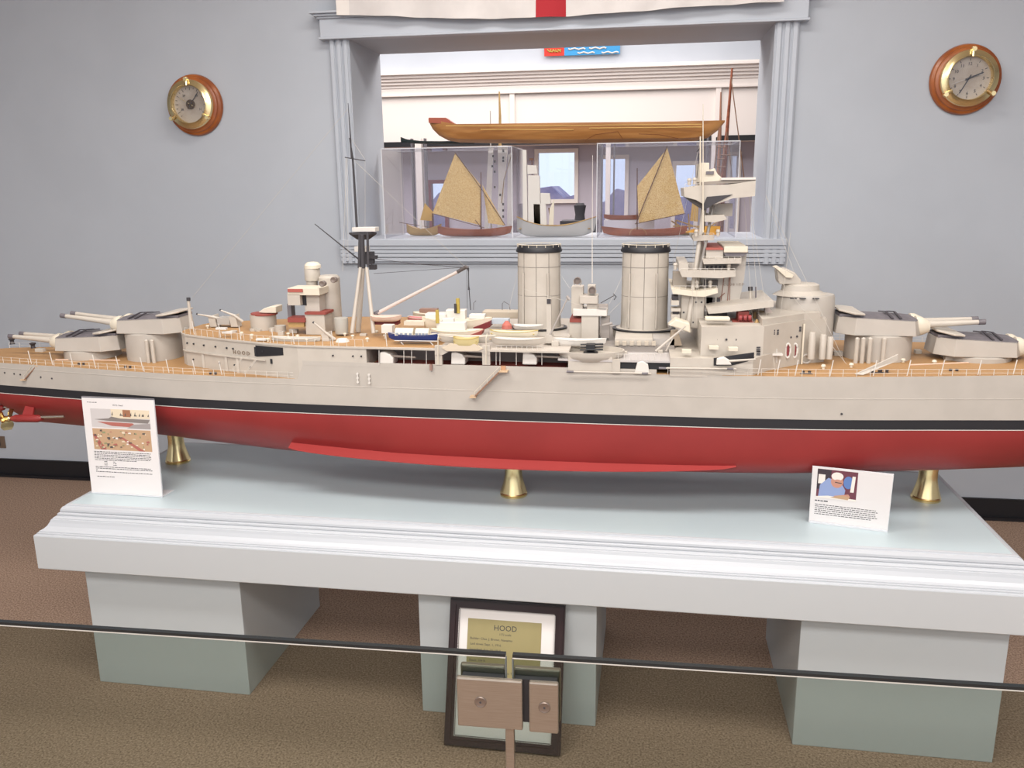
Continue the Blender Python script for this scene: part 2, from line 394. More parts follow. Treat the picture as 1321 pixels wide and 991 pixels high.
# ================================================================== THE DISPLAY TABLE
TZ = .59; TR = empty('display_table', (-.36, 2.4, 0), 'long pale blue display table with moulded edge on three box pedestals', 'table')
TX0, TX1, TY0, TY1 = -1.665, .94, 2.11, 2.72
def rect_loft(prof):
    m = MB(); rings = []
    for o_, z in prof: rings.append([Vector(p) for p in ((TX0-o_, TY0-o_, z), (TX1+o_, TY0-o_, z), (TX1+o_, TY1+o_, z), (TX0-o_, TY1+o_, z))])
    m.ring_loft(rings); return m
rect_loft([(0, .570), (0, TZ)]).build('table_top', tablep, TR)
def frame_loft(prof):
    m = MB(); rings = []
    for o_, z in prof: rings.append([Vector(p) for p in ((TX0-o_, TY0-o_, z), (TX1+o_, TY0-o_, z), (TX1+o_, TY1+o_, z), (TX0-o_, TY1+o_, z))])
    m.ring_loft(rings, cap=False); return m
frame_loft([(.0, .575), (.0, .5905), (.004, .5915), (.010, .590), (.011, .5865), (.017, .585), (.021, .579), (.0225, .573), (.021, .571), (.0215, .569), (.024, .570), (.0275, .568), (.0285, .564), (.0275, .5615), (.033, .5600), (.0375, .557), (.038, .5545), (.041, .5535), (.044, .546), (.050, .536), (.058, .529), (.0655, .5255), (.066, .5225), (.070, .5215), (.0705, .518), (.0755, .5165), (.077, .5135)]).build('moulding', mouldp, TR)
rect_loft([(.04, .41), (.076, .41), (.077, .412), (.077, .5135), (.04, .514)]).build('fascia', mat('fascia_paint', '#BBBDBF', .42), TR)
for x0, x1 in ((-1.643, -1.141), (-.598, -.092), (.446, .955)):
    MB().box(x0, x1, 2.10, 2.66, 0, .41).build('pedestal', pedp, TR, bevel=.002)
TR.rotation_euler.z = -.012

# ================================================================== BRASS SUPPORTS
def support(c):
    r = empty('brass_support', c, '', 'support', 'brass supports carrying the warship hull')
    def mod(t, h): return 1+(.05*math.cos(8*t) if .012 < h-c[2] < .075 else 0)
    C = Vector(c)
    MB().lathe((C.x, C.y, C.z), [(.036, 0), (.041, .001), (.041, .006), (.038, .008), (.041, .010), (.039, .013)], 40).build('foot', brass, r, True)
    rings = [(.0385, .013), (.036, .022), (.0325, .034), (.029, .048), (.0265, .062), (.0255, .078), (.0262, .096), (.028, .110)]
    m = MB(); m.lathe((C.x, C.y, C.z), rings, 48, mod=lambda t, h: 1+.05*max(0, (.085-h)/.085)*abs(math.cos(4*t)))
    m.build('fluted_column', brass, r, True)
    return r
s0 = support((-.362, 2.355, TZ)); s0['label'] = 'brass support under the middle of the warship hull'
for P, L in (((-1.555, 2.53, TZ), 'brass support behind the taller white sign at the left'), ((.845, 2.465, TZ), 'brass support near the right end of the table')):
    s = copy_tree(s0); s.location = P; s['label'] = L

# ================================================================== THE MODEL WARSHIP
YC = 2.505
WD = .055          # the hull's near side stays at the measured place, the centre line lies this much further in
SH = empty('warship_model', (-.1, YC, .70), 'large grey model battleship with red underwater hull on brass supports', 'model ship')
HB = [(-2.34, 0), (-2.3, 0.044), (-2.2, 0.107), (-2.062, 0.135), (-1.9, 0.16), (-1.735, 0.185), (-1.6, 0.207), (-1.454, 0.23), (-1.347, 0.243), (-1.15, 0.257), (-0.943, 0.268), (-0.75, 0.275), (-0.559, 0.281), (-0.35, 0.285), (-0.129, 0.288), (0.07, 0.29), (0.265, 0.29), (0.486, 0.281), (0.62, 0.269), (0.765, 0.253), (1.004, 0.228), (1.2, 0.197), (1.4, 0.157), (1.6, 0.117), (1.78, 0.0396), (1.86, 0)]
def interp(T, x):
    if x <= T[0][0]: return T[0][1]
    for (a, p), (c_, q_) in zip(T, T[1:]):
        if x <= c_: return p+(q_-p)*(x-a)/(c_-a)
    return T[-1][1]
def hb(x): return interp(HB, x)
KEEL = [(-2.34, .86), (-2.25, .83), (-2.13, .80), (-2.05, .733), (-1.9, .726), (-1.44, .712), (-1.05, .702), (-.7, .70), (.0, .70), (.3, .706), (.8, .716), (1.1, .722), (1.4, .722), (1.7, .73), (1.86, .80)]
FIN = [(-2.34, .10), (-1.9, .14), (-1.5, .38), (-1.1, .72), (-.7, .95), (-.3, 1), (.4, 1), (.8, .85), (1.2, .55), (1.6, .2), (1.86, .1)]   # how full the lower sections are
XS = sorted(set([round(-2.34+i*.05, 3) for i in range(85)]+[1.86, -.975, -.955, .03, .05]))
def ztop(x): return .962 if x < -.965 else 1.004+.012*max(0, x-.5)**1.5
def loft_side(name, m, zs, smooth=True, open_=True):
    """both hull sides between heights; zs(x) -> list of (half breadth, z) from top to bottom"""
    mb = MB(); rings = []
    for x in XS:
        P = zs(x); rings.append([Vector((x, YC-h_, z)) for h_, z in P]+[Vector((x, YC+h_, z)) for h_, z in reversed(P)])
    mb.ring_loft(rings, cap=True, closed=True); return mb.build(name, m, SH, smooth)
loft_side('hull_side', ggrey, lambda x: [(hb(x), ztop(x)), (hb(x), .947), (hb(x)*1.0+.0006, .9465), (hb(x)+.0006, .944), (hb(x), .9435), (hb(x), .888)]+([(hb(x)-.02, .888)] if hb(x) > .03 else [(hb(x)*.5, .888)]) )
loft_side('boot_stripe', black, lambda x: [(hb(x)+.0005, .888), (hb(x)+.0005, .8615)])
loft_side('waterline_stripe', white, lambda x: [(hb(x)+.0009, .8618), (hb(x)+.0009, .8600)])
def under(x):
    H = hb(x); k = interp(KEEL, x); f = interp(FIN, x); P = [(H, .8602)]
    for t, g0, g1 in ((.12, 1, 1.0), (.3, 1, .93), (.5, .995, .78), (.66, .985, .6), (.78, .955, .46), (.87, .90, .33), (.94, .80, .22), (.985, .62, .13), (1, .3, .06)):
        P.append((H*(g1+(g0-g1)*f), .8602+(k-.8602)*t))
    return P
loft_side('underwater_hull', red, under)
# bilge fin
m = MB(); rings = []
fa, fb_ = -1.02, .27
for i in range(41):
    t = i/40; x = fa+(fb_-fa)*t; e = math.sin(pi*t)**.6; y = YC-hb(x)+.004; z = .741+.010*(1-e)
    rings.append([Vector((x, y+.02, z+.010)), Vector((x, y-.004-.026*e, z-.011*e)), Vector((x, y-.004-.026*e, z-.014*e)), Vector((x, y+.03, z+.004))])
m.ring_loft(rings); m.build('bilge_fin', redfin, SH, True)
# decks
def deckpoly(x0, x1, ins=.002):
    xs = [x0]+[x for x in XS if x0 < x < x1]+[x1]
    return [(x, YC-max(hb(x)-ins, .001)) for x in xs]+[(x, YC+max(hb(x)-ins, .001)) for x in reversed(xs)]
def deck(name, x0, x1):
    xs = [x0]+[x for x in XS if x0 < x < x1]+[x1]; rings = []
    for x in xs:
        z = ztop(x+.0001); h_ = max(hb(x)-.003, .001); rings.append([Vector((x, YC-h_, z-.001)), Vector((x, YC+h_, z-.001)), Vector((x, YC+h_, z+.0008)), Vector((x, YC-h_, z+.0008))])
    MB().ring_loft(rings).build(name, deckw, SH)
deck('quarterdeck', -2.32, -.966); deck('forecastle_deck', -.9645, 1.84)
for sd in (-1, 1):
    m = MB(); rings = []
    for x in [v for v in XS if -.966 < v < .06]:
        y = YC+sd*(hb(x)); rings.append([Vector((x, y, 1.0035)), Vector((x, y, 1.0170)), Vector((x, y-sd*.003, 1.0170)), Vector((x, y-sd*.003, 1.0035))])
    m.ring_loft(rings); m.build('bulwark', ggrey, SH)
# shelter deck aft with the ship's name
AFT = [(-1.435, .012), (-1.425, .035), (-1.40, .062), (-1.30, .105), (-1.174, .152), (-1.06, .19), (-.968, .2115), (-.9, .2142), (-.76, .2192)]
def sym(T): return [(x, YC-h_-WD) for x, h_ in T]+[(x, YC+h_+WD) for x, h_ in reversed(T)]
MB().plan(sym(AFT), .95, 1.057).build('shelter_block', lgrey, SH)
BD = AFT+[(-.6, .226), (-.35, .229), (-.20, .232), (-.185, .232)]
MB().plan(sym([(x, h_+.003) for x, h_ in BD]), 1.057, 1.062).build('shelter_deck_edge', lgrey, SH)
MB().plan(sym([(x, h_-.004) for x, h_ in AFT+[(-.55, .219)]]), 1.062, 1.0635).build('shelter_deck', deckw, SH)
MB().plan(sym([(-.55, .221), (-.185, .226)]), 1.062, 1.0632).build('boat_deck', mat('deck_grey', '#B9B0A6', .6), SH)
def blk(x): return interp([(a, YC-h_-WD) for a, h_ in AFT], x)
m = MB()
for x0, x1 in ((-1.42, -1.40), (-1.40, -1.30), (-1.30, -1.174), (-1.174, -1.08)):
    y0, y1 = blk(x0), blk(x1); m.prism([(x0, y0-.006, 1.008), (x1, y1-.006, 1.008), (x1, y1+.01, 1.008), (x0, y0+.01, 1.008)], (0, 0, .003))
for x in (-1.33, -1.235, -1.19): m.box(x, x+.008, blk(x)-.005, blk(x)+.02, .962, 1.008)
m.build('side_gallery', lgrey, SH)
m = MB()
p = [onZ(329, 444, 1.056), onZ(359, 449.5, 1.056)]
a, c_ = p[0], p[1]; a.y = blk(a.x)-.0015; c_.y = blk(c_.x)-.0015
N_ = 6
for k in range(N_):
    xa, xb = a.x+(c_.x-a.x)*k/N_, a.x+(c_.x-a.x)*(k+1)/N_; za, zb_ = 1.018+.012*k/N_, 1.018+.012*(k+1)/N_
    m.prism([(xa, blk(xa)-.0012, 1.052), (xb, blk(xb)-.0012, 1.052), (xb, blk(xb)-.0012, zb_), (xa, blk(xa)-.0012, za)], (0, .004, 0))
for x, z0, z1, w_ in ((-1.118, 1.02, 1.047, .006), (-1.062, 1.002, 1.016, .006)): m.box(x, x+w_, blk(x)-.004, blk(x)+.01, z0, z1)
for x in (-1.39, -1.362, -1.318, -1.27, -1.225, -1.20, -1.09):
    m.lathe((x, blk(x)-.002, 1.035), [(.0028, -.004), (.0028, 0.0015), (.0002, .0015)], 8, axis='Y')
for x in (-1.37, -1.26, -1.2, -1.14): m.lathe((x, blk(x)-.002, .985), [(.0025, -.004), (.0025, 0.0015), (.0002, .0015)], 8, axis='Y')
for x in (-.86, -.80, -.775, -.7): 
    if x < -.76: m.lathe((x, blk(x)-.002, 1.035), [(.0025, -.004), (.0025, 0.0015), (.0002, .0015)], 8, axis='Y')
m.build('screen_opening_shade', black, SH)  # thin black panels paint in the dark interior of the screen's openings
u = Vector((1, (blk(-1.1)-blk(-1.2))/.1, 0)).normalized()
text('name_letters', 'H O O D', .017, Vector((-1.20, blk(-1.20)-.003, 1.020))+Vector((0, -.001, 0)), u, Vector((0, 0, 1)), mat('brown_paint', '#7A6A5C', .5), SH)
# ladders leaning on the block
m = MB()
for x0, y0, x1, y1 in ((312, 461, 299, 477), (330, 463, 315, 482)):
    for k in (0, .004): m.tube([onY(x0, y0, 2.235)+Vector((k, 0, 0)), onY(x1, y1, 2.215)+Vector((k, 0, 0))], .0008, n=5)
m.build('deck_ladder', lgrey, SH)

# gallery amidships: back wall, pillars, arch, gun shields
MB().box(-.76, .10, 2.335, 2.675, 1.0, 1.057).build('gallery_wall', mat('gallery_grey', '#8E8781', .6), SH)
MB().box(-.755, -.2, 2.240, 2.335, 1.003, 1.0058).build('gallery_floor', brick, SH)
for x0, x1 in ((561, 570), (622, 632)):
    MB().pbox(x0, 446, x1, 471, 2.222, .012).build('gallery_pillar', lgrey, SH)
MB().pprism([(561, 446), (632, 447), (632, 458), (628, 458), (621, 454.5), (579, 453.5), (571, 458), (561, 458)], 2.220, .01).build('gallery_arch', lgrey, SH)
MB().pprism([(570, 449), (580, 444), (612, 444), (623, 450), (617, 453), (576, 453)], 2.216, .012).build('boat_cradle', mat('buff', '#C9BBA6', .6), SH)
def shield(xp, yt, yb, nm='secondary_gun', flip=1):
    a = onY(xp, yt, 2.25); c_ = onY(xp, yb, 2.25); H = a.z-c_.z; z0 = c_.z
    g = MB(); g.prism([(a.x-.020, 2.232, z0), (a.x+.020, 2.232, z0), (a.x+.021, 2.232, z0+H*.5), (a.x+.012, 2.232, z0+H*.8), (a.x-.004, 2.232, z0+H), (a.x-.018, 2.232, z0+H*.95)], (0, .05, 0))
    o = g.build(nm, white, SH, bevel=.003)
    MB().tube([(a.x+.015, 2.245, z0+H*.62), (a.x+.085, 2.235, z0+H*.60)], [.004, .0025]).build('gun_barrel', mat('barrel_brown', '#8D8279', .5), o, True)
for xp in (500, 592, 684): shield(xp, 452.5, 469)
m = MB()
for xp in (489, 521, 531, 550, 645, 666, 699, 640): MB().ptube([(xp, 452, 2.226), (xp, 471, 2.226)], .0009, n=5).build('gallery_post', white, SH)
# forward part of the gallery, sponson and side strip
MB().plan(sym([(-.215, .232), (-.15, .238), (.085, .235), (.12, .235)]), 1.036, 1.041).build('gallery_roof', mat('deck_grey2', '#B5AFAC', .55), SH)
m = MB(); m.pprism([(700+0, 452), (716, 453), (732, 470), (722, 472.5), (712, 472.5), (700, 472)], 2.214, .003) if False else None
rings = []
for z, g in ((1.022, .0), (1.034, .016), (1.044, .024), (1.050, .026), (1.060, .027), (1.0601, .024), (1.046, .022)):
    cx = -.128; ring = []
    for k in range(24):
        t = 2*pi*k/24; ring.append(Vector((cx+(.062+g*1.1)*math.cos(t), 2.262+(.034+g)*math.sin(t), z)))
    rings.append(ring)
MB().ring_loft(rings).build('gun_sponson', lgrey, SH, True)
MB().pbox(733, 460, 790, 480, 2.215, .05).build('sponson_base', lgrey, SH)
g = MB()
a = onY(762, 456, 2.25)
g.lathe((a.x, 2.25, 0), [(.020, 1.046), (.020, 1.056), (.008, 1.060), (.006, 1.075)], 16)
for r_ in range(3):
    for k in (-1, 1): g.tube([(a.x-.028, 2.236+.008*r_, 1.063+.006*r_), (a.x+.034, 2.232+.008*r_, 1.066+.006*r_+k*.0005)], .0022, n=6)
g.box(a.x-.012, a.x+.012, 2.235, 2.262, 1.062, 1.078)
g.build('multiple_gun', black, SH)
m = MB(); m.pbox(791, 467.5, 866, 476, 2.2225, .004); m.build('opening_shade', black, SH)  # black sheet painted as the shade inside the gallery opening
MB().pbox(790, 464, 800, 482, 2.213, .012).build('side_plate', lgrey, SH)
MB().pprism([(818, 483), (822, 468), (829, 466), (836, 470), (838, 483)], 2.212, .02).build('gun_shield', white, SH, bevel=.002)
# booms lying along the side
for x0, y0, x1, y1 in ((733, 479.5, 840, 482), (852, 475, 950, 476)):
    m = MB(); m.ptube([(x0, y0, 2.205), (x1, y1, 2.205)], .0022); m.build('boat_boom', lgrey, SH, True)
    m = MB(); m.ptube([(x0-2, y0, 2.204), (x0+7, y0+.3, 2.204)], .0032); m.ptube([(x1-12, y1-.2, 2.204), (x1-4, y1, 2.204)], .003); m.build('boom_fitting', dgrey, SH)

# ------------------------------------------------------------------ main turrets
def turret(x, zdeck, zh, flip, barb_r, elev=(2.0, 2.0), hatch=True, L=.165):
    """barbette and gunhouse; flip=1 points the guns to the bow"""
    s = flip
    B = MB(); B.lathe((x, YC, 0), [(barb_r, zdeck-.005), (barb_r, zh-.003), (barb_r-.006, zh)], 40); bo = B.build('barbette', ggrey, SH, True)
    T = bpy.data.objects.new('gun_turret', None); COL.objects.link(T); T.parent = SH; T.location = Vector((x, YC, zh))-SH.location; T['label'] = ''
    del T['label']
    M_ = lambda p: Vector((x+s*p[0], YC+p[1], zh+p[2]))
    lower = [(.100, -.045), (.078, -.080), (-.085, -.080), (-.128, -.040)]; lower += [(a, -c_) for a, c_ in reversed(lower)]
    upper = [(.090, -.043), (.074, -.076), (-.082, -.077), (-.121, -.038)]; upper += [(a, -c_) for a, c_ in reversed(upper)]
    zt_ = lambda px_: .046 + (.004 if px_ < -.05 else 0) - (.004 if px_ > .05 else 0)
    g = MB(); r0 = [M_((a, c_, .0)) for a, c_ in lower]; r1 = [M_((a, c_, zt_(a))) for a, c_ in upper]
    r2 = [M_((a*.96, c_*.95, zt_(a)+.003)) for a, c_ in upper]
    if s > 0: r0, r1, r2 = r0, r1, r2
    g.ring_loft([r0, r1] if s > 0 else [r1, r0]); g.build('gunhouse', ggrey, T, bevel=.0015)
    g = MB(); rr = [M_((a*1.01, c_*1.01, zt_(a)-.0005)) for a, c_ in upper]
    ridge = [M_((a*.9, c_*.35, zt_(a)+.006)) for a, c_ in upper]
    g.ring_loft([rr, ridge]); g.build('roof_plate', dgrey, T)
    g = MB()
    for xx in (.012, .034): g.prism([M_((xx, -.070, .047)), M_((xx+.006, -.070, .047)), M_((xx+.006, 0, .056)), M_((xx, 0, .056))], (0, 0, .003)); g.prism([M_((xx, .070, .047)), M_((xx+.006, .070, .047)), M_((xx+.006, 0, .056)), M_((xx, 0, .056))], (0, 0, .003))
    g.build('roof_strap', mat('roof_dark', '#423D42', .5), T)
    if hatch:
        g = MB(); g.prism([M_((-.058, -.072, .055)), M_((-.088, -.080, .058)), M_((-.124, -.045, .064)), M_((-.124, .045, .064)), M_((-.088, .080, .058)), M_((-.058, .072, .055)), M_((-.062, 0, .056))], (0, 0, .006))
        g.build('rangefinder_hood', lgrey, T, bevel=.002)
        MB().prism([M_((-.060, -.066, .048)), M_((-.120, -.043, .048)), M_((-.120, .043, .048)), M_((-.060, .066, .048))], (0, 0, .008)).build('hood_base', dgrey, T)
    for k, e in zip((-1, 1), elev):
        y = k*.026; t = math.radians(e); d = Vector((s*math.cos(t), 0, math.sin(t))); p0 = M_((.092, y, .024))
        bb_ = MB(); bb_.tube([p0, p0+d*.03, p0+d*.09, p0+d*L], [.0115, .0105, .0085, .0065], n=16); q_ = bb_.build('gun_barrel', lgrey, T, True)
        MB().tube([p0+d*(L-.002), p0+d*(L+.016)], [.0078, .0078], n=16).build('muzzle_cap', dgrey, q_, True)
        bg_ = MB(); bg_.lathe((0, 0, 0), [(.001, -.006), (.025, -.004), (.0245, .008), (.0205, .020), (.0135, .034), (.001, .035)], 16, axis='X', mod=None)
        R_ = Matrix(((d.x, 0, -s*d.z), (0, 1, 0), (d.z, 0, abs(d.x)))); bg_.v = [p0+Vector((R_[0][0]*v.x*1+0, v.y, 0))+Vector((0, 0, v.z*1.15-.002+d.z*v.x-abs(v.x)*.15)) for v in bg_.v]
        bg_.build('blast_bag', cream, T, True)
    return T
turret(.683, 1.0, 1.080, 1, .090, (3.5, 3.5))
turret(.950, 1.0, 1.024, 1, .090, (1.5, 1.5))
turret(-1.578, .958, 1.053, -1, .087, (6.5, 6.5), True, L=.200)
turret(-1.805, .958, .992, -1, .087, (4, 4), L=.175)
# splinter tubes round the barbettes
m = MB()
for px_ in (1105, 1113, 1122, 1140):
    c_ = onY(px_, 450, YC-.096); MB().lathe((c_.x, YC-.096, 0), [(.006, 1.003), (.006, 1.075), (.003, 1.078)], 10).build('vent_trunk', lgrey, SH, True)
for px_ in (190, 197): c_ = onY(px_, 450, YC-.092); MB().lathe((c_.x, YC-.092, 0), [(.006, .96), (.006, 1.035), (.003, 1.038)], 10).build('vent_trunk', lgrey, SH, True)

# ------------------------------------------------------------------ funnels
def funnel(x0, x1, ytop, ybot, xb0, xb1):
    xc = (x0+x1)/2; a = onY(x0, (ytop+ybot)/2, YC); c_ = onY(x1, (ytop+ybot)/2, YC)
    F = bpy.data.objects.new('funnel', None); COL.objects.link(F); F.parent = SH
    cx = (onY(x0, ytop, YC).x+onY(x1, ytop, YC).x)/2; rt = (onY(x1, ytop, YC).x-onY(x0, ytop, YC).x)/2; rb = (onY(xb1, ybot, YC).x-onY(xb0, ybot, YC).x)/2
    F.location = Vector((cx, YC, 1.06))-SH.location
    zt_ = 1.308; zb = 1.080; sy = .82
    prof = [(rt*1.06, zb), (rt*1.05, zb+.003), (rt*1.02, zb+.02), (rt, zt_)]
    g = MB(); g.lathe((cx, YC, 0), prof, 40, sy=sy); g.build('casing', lgrey, F, True)
    g = MB(); g.lathe((cx, YC, 0), [(rt*1.0, zt_-.002), (rt*1.07, zt_), (rt*1.08, zt_+.004), (rt*1.03, zt_+.012), (rt*1.0, zt_+.018), (rt*.94, zt_+.018), (rt*.90, zt_+.010), (rt*.1, zt_+.009)], 40, sy=sy); g.build('funnel_cap', black, F, True)
    g = MB()
    for k in range(32):
        t = 2*pi*k/32; t2 = 2*pi*(k+1)/32
        p0 = Vector((cx+rt*1.02*math.cos(t), YC+rt*1.02*sy*math.sin(t), zt_+.014)); p1 = Vector((cx+rt*1.02*math.cos(t2), YC+rt*1.02*sy*math.sin(t2), zt_+.014))
        g.tube([p0+Vector((0, 0, .008)), p1+Vector((0, 0, .008))], .0011, n=5)
        if k % 2 == 0: g.tube([p0, p0+Vector((0, 0, .008))], .0009, n=4)
    g.build('cap_rail', cream, F)
    g = MB()
    for deg in (-18, -58, -92, -128, -162):
        t = math.radians(deg)
        g.tube([(cx+(rt*1.045)*math.cos(t), YC+rt*1.045*sy*math.sin(t), zb+.004), (cx+(rt*1.02)*math.cos(t), YC+rt*1.02*sy*math.sin(t), zb+.03), (cx+rt*1.004*math.cos(t), YC+rt*1.004*sy*math.sin(t), zt_-.003)], .0009, n=4)
    for z in (zb+.10, zb+.185):
        rr = rt*1.012
        pts = [(cx+rr*math.cos(2*pi*k/40), YC+rr*sy*math.sin(2*pi*k/40), z) for k in range(41)]; g.tube(pts, .0008, n=4)
    g.build('casing_seam', mat('seam_grey', '#857F78', .5), F)
    g = MB()
    for deg in (-62, -128):
        t = math.radians(deg); g.tube([(cx+rt*1.10*math.cos(t), YC+rt*1.10*sy*math.sin(t), zb+.008), (cx+rt*1.07*math.cos(t), YC+rt*1.07*sy*math.sin(t), zt_-.06)], .0026, n=8)
    g.build('steam_pipe', lgrey, F, True)
    g = MB(); g.lathe((cx, YC, 0), [(rb*1.04, zb-.004), (rb*1.15, zb-.002), (rb*1.15, zb+.002), (rb*1.04, zb+.003)], 40, sy=sy); g.build('base_ring', black, F, True)
    g = MB(); g.lathe((cx, YC, 0), [(rb*1.13, zb-.024), (rb*1.14, zb-.004), (rb*1.0, zb+.004)], 40, sy=sy*1.0); g.build('funnel_base', lgrey, F, True)
    return F
funnel(668, 723, 328, 420, 663, 725)
funnel(803, 863, 328, 424, 797, 868)
MB().pbox(662, 434, 735, 442, 2.36, .16).build('deckhouse', lgrey, SH)
MB().pbox(793, 437, 842, 446, 2.34, .2).build('deckhouse', lgrey, SH, bevel=.001)
MB().pbox(842, 437, 870, 446, 2.36, .2).build('deckhouse', mat('deck_grey3', '#B2ACA6', .5), SH)
m = MB()
for k in range(6): MB().pbox(793.5+k*9.5, 441, 798.5+k*9.5, 446, 2.328, .012).build('deck_locker', mat('locker_tan', '#B5AA9A', .5), SH)

# ------------------------------------------------------------------ structure between the funnels
K = 2.40
MB().pbox(734, 413, 751, 438, K, .1, lgrey).pbox(750, 404, 772, 440, K-.01, .12, lgrey).build('control_house', lgrey, SH, bevel=.001)
m = MB(); m.pbox(735, 411, 750, 416, K-.004, .1); m.build('house_roof', brick, SH)
MB().pbox(739, 399, 783, 408, K-.014, .1).build('house_platform', white, SH, bevel=.002)
m = MB(); m.pbox(737, 370, 752, 405, K, .05).pbox(748, 382, 771, 392, K-.02, .06).pbox(757, 392, 771, 404, K-.01, .05).pbox(758, 368, 768, 383, K, .03)
m.build('control_tower', lgrey, SH, bevel=.001)
for x, y in ((745, 362), (764, 374)):
    c_ = onY(x, y, K-.01); o = MB().lathe(c_, [(.0095, -.008), (.010, .012), (.0085, .012), (.008, .008), (.0005, .008)], 16, axis='Y').build('searchlight', mat('lamp_brown', '#756962', .4), SH, True)
    MB().tube([c_-Vector((.009, 0, .013)), c_+Vector((-.011, 0, 0))], .0015).tube([c_+Vector((.009, 0, -.013)), c_+Vector((.011, 0, 0))], .0015).build('lamp_bracket', lgrey, o)
MB().ptube([(764, 365, K), (764, 300, K), (764.5, 200, K)], [.0016, .001, .0005], n=6).build('whip_aerial', white, SH)
m = MB(); m.ptube([(775, 391, K-.02), (792, 381.5, K-.03)], .0012, n=6); m.ptube([(791, 379, K-.03), (795, 383, K-.03), (792, 387, K-.03)], .0014, n=6); m.build('hook_boom', ink, SH)
m = MB(); m.pbox(772, 393, 784, 397, K-.02, .02).pbox(775, 410, 786, 436, K+.01, .04).ptube([(777, 420, K-.02), (790, 417, K-.02)], .004); m.build('machinery', mat('machine_grey', '#98908A', .5), SH)
m = MB(); m.ptube([(706, 440, 2.30), (733, 383, 2.30)], [.003, .0018]); m.ptube([(731, 382, 2.3), (735, 387, 2.3)], .004); m.build('boat_derrick', mat('derrick_grey', '#A39C96', .5), SH, True)
MB().pbox(705, 386, 711, 438, 2.30, .014).pbox(705.5, 386, 710.5, 392, 2.298, .004, ink).build('derrick_post', lgrey, SH)
MB().pprism([(704, 432), (712, 432), (716, 443), (701, 443)], 2.295, .03).build('derrick_foot', lgrey, SH)

# ------------------------------------------------------------------ ship's boats
def boat(name, cx, cy, cz, L, Bm, H, m_, parent, sheer=.25, rev=1, deckm=None, inner=None, n=18, full=.6, rake=.06, under=None):
    """clinker boat; rev=1 bow to +x. an open boat unless deckm is given"""
    o = MB(); rings = []; inn = []
    for i in range(n+1):
        t = i/n; s = 2*t-1; x = cx+rev*(s*L/2)
        hw = Bm/2*(1-abs(s)**(2.2/full if s > 0 else 3.2/full))**.8+.0004
        zt_ = cz+H*(1+sheer*s*s); zk = cz+H*(.02+.5*abs(s)**6); xx = lambda z: x+rev*rake*L*max(0, s)**4*((z-cz)/H)*.5
        R_ = []
        for k in range(9):
            a = -1+2*k/8; z = zk+(zt_-zk)*abs(a)**2.2; R_.append(Vector((xx(z), cy+hw*math.copysign(abs(a)**.55, a) if a else cy, z)))
        R2 = [Vector((p.x, cy+(p.y-cy)*.86, p.z+(.0 if k in (0, 8) else H*.08))) for k, p in enumerate(R_)]
        rings.append(R_+list(reversed(R2)))
    o.ring_loft(rings); b_ = o.build(name, m_, parent, True)
    if deckm:
        d = MB(); P1 = [r[0]+Vector((0, 0, -.06*H)) for r in rings]; P2 = [r[8]+Vector((0, 0, -.06*H)) for r in rings]
        vs = P1+P2; k = len(P1); d.add(vs+[v-Vector((0, 0, .05*H)) for v in vs], [(i, i+1, i+1+k, i+k) for i in range(k-1)]+[(i+2*k, i+3*k, i+1+3*k, i+1+2*k) for i in range(k-1)]); d.build('boat_deck_planking', deckm, b_)
    else:
        t_ = MB()
        for s in (-.45, -.15, .15, .45): t_.box(cx+s*L-.03*L*.5, cx+s*L+.03*L*.5, cy-Bm*.40, cy+Bm*.40, cz+H*.72, cz+H*.78)
        t_.build('thwart', inner or tanwood, b_)
        g = MB(); 
        for e in (0, 8): g.tube([r[e] for r in rings], max(.0009, H*.04), n=5)
        g.build('gunwale', inner or cream, b_)
    return b_
def B(name, x0, x1, ytop, ybot, Y, Bm, m_, parent=None, **kw):   # boat filling pixel columns x0..x1 and rows ytop..ybot
    a = onY(x0, ybot, Y); c_ = onY(x1, ybot, Y); t = onY((x0+x1)/2, ytop, Y); u_ = onY((x0+x1)/2, ybot, Y)
    return boat(name, (a.x+c_.x)/2, Y, u_.z, c_.x-a.x, Bm, t.z-u_.z, m_, parent if parent is not None else SH, **kw)
bl = B('blue_launch', 503, 568, 431, 441, 2.285, .042, navy, rev=-1, deckm=cream, sheer=.15, full=.9)
m = MB(); m.ptube([(509, 439.5, 2.262), (564, 440.3, 2.262)], .0012, n=5); m.build('white_line', white, bl)
for x0, x1 in ((511, 534), (537, 554)):
    a = onY(x0, 427, 2.285); c_ = onY(x1, 427, 2.285); z = onY(520, 431, 2.285).z; rr = []
    for x in (a.x, c_.x): rr.append([Vector((x, 2.285-.016*math.cos(pi*k/8), z-.002+.020*math.sin(pi*k/8))) for k in range(9)])
    o = MB().ring_loft(rr).build('cabin_top', cream, bl, True)
    w_ = MB()
    for k in range(4):
        xx = a.x+(c_.x-a.x)*(k+.5)/4; w_.box(xx-.0035, xx+.0035, 2.2676, 2.270, z+.001, z+.006)
    w_.build('cabin_window', mat('window_grey', '#8C93A0', .3), o)
m = MB()
for x in (520, 558): MB().ptube([(x-3, 441, 2.28), (x+1, 446, 2.265)], .0018, n=5).build('boat_chock', white, SH)
pin = B('steam_pinnace', 556, 621, 426, 437, 2.335, .05, mat('pinnace_cream', '#E6DCC8', .45), deckm=cream, sheer=.2, full=.8)
m = MB(); m.pbox(563, 416, 600, 427, 2.335, .03).pbox(570, 411, 585, 417, 2.34, .02); m.build('pinnace_cabin', white, pin, bevel=.002)
MB().plathe(564.5, 2.335, [(2.4, 417), (2.2, 400)], 14).build('pinnace_funnel', yellow, pin, True)
m = MB(); m.pprism([(596, 436), (622, 427), (621, 432), (600, 438)], 2.311, .04); m.build('red_bottom', brick, pin)
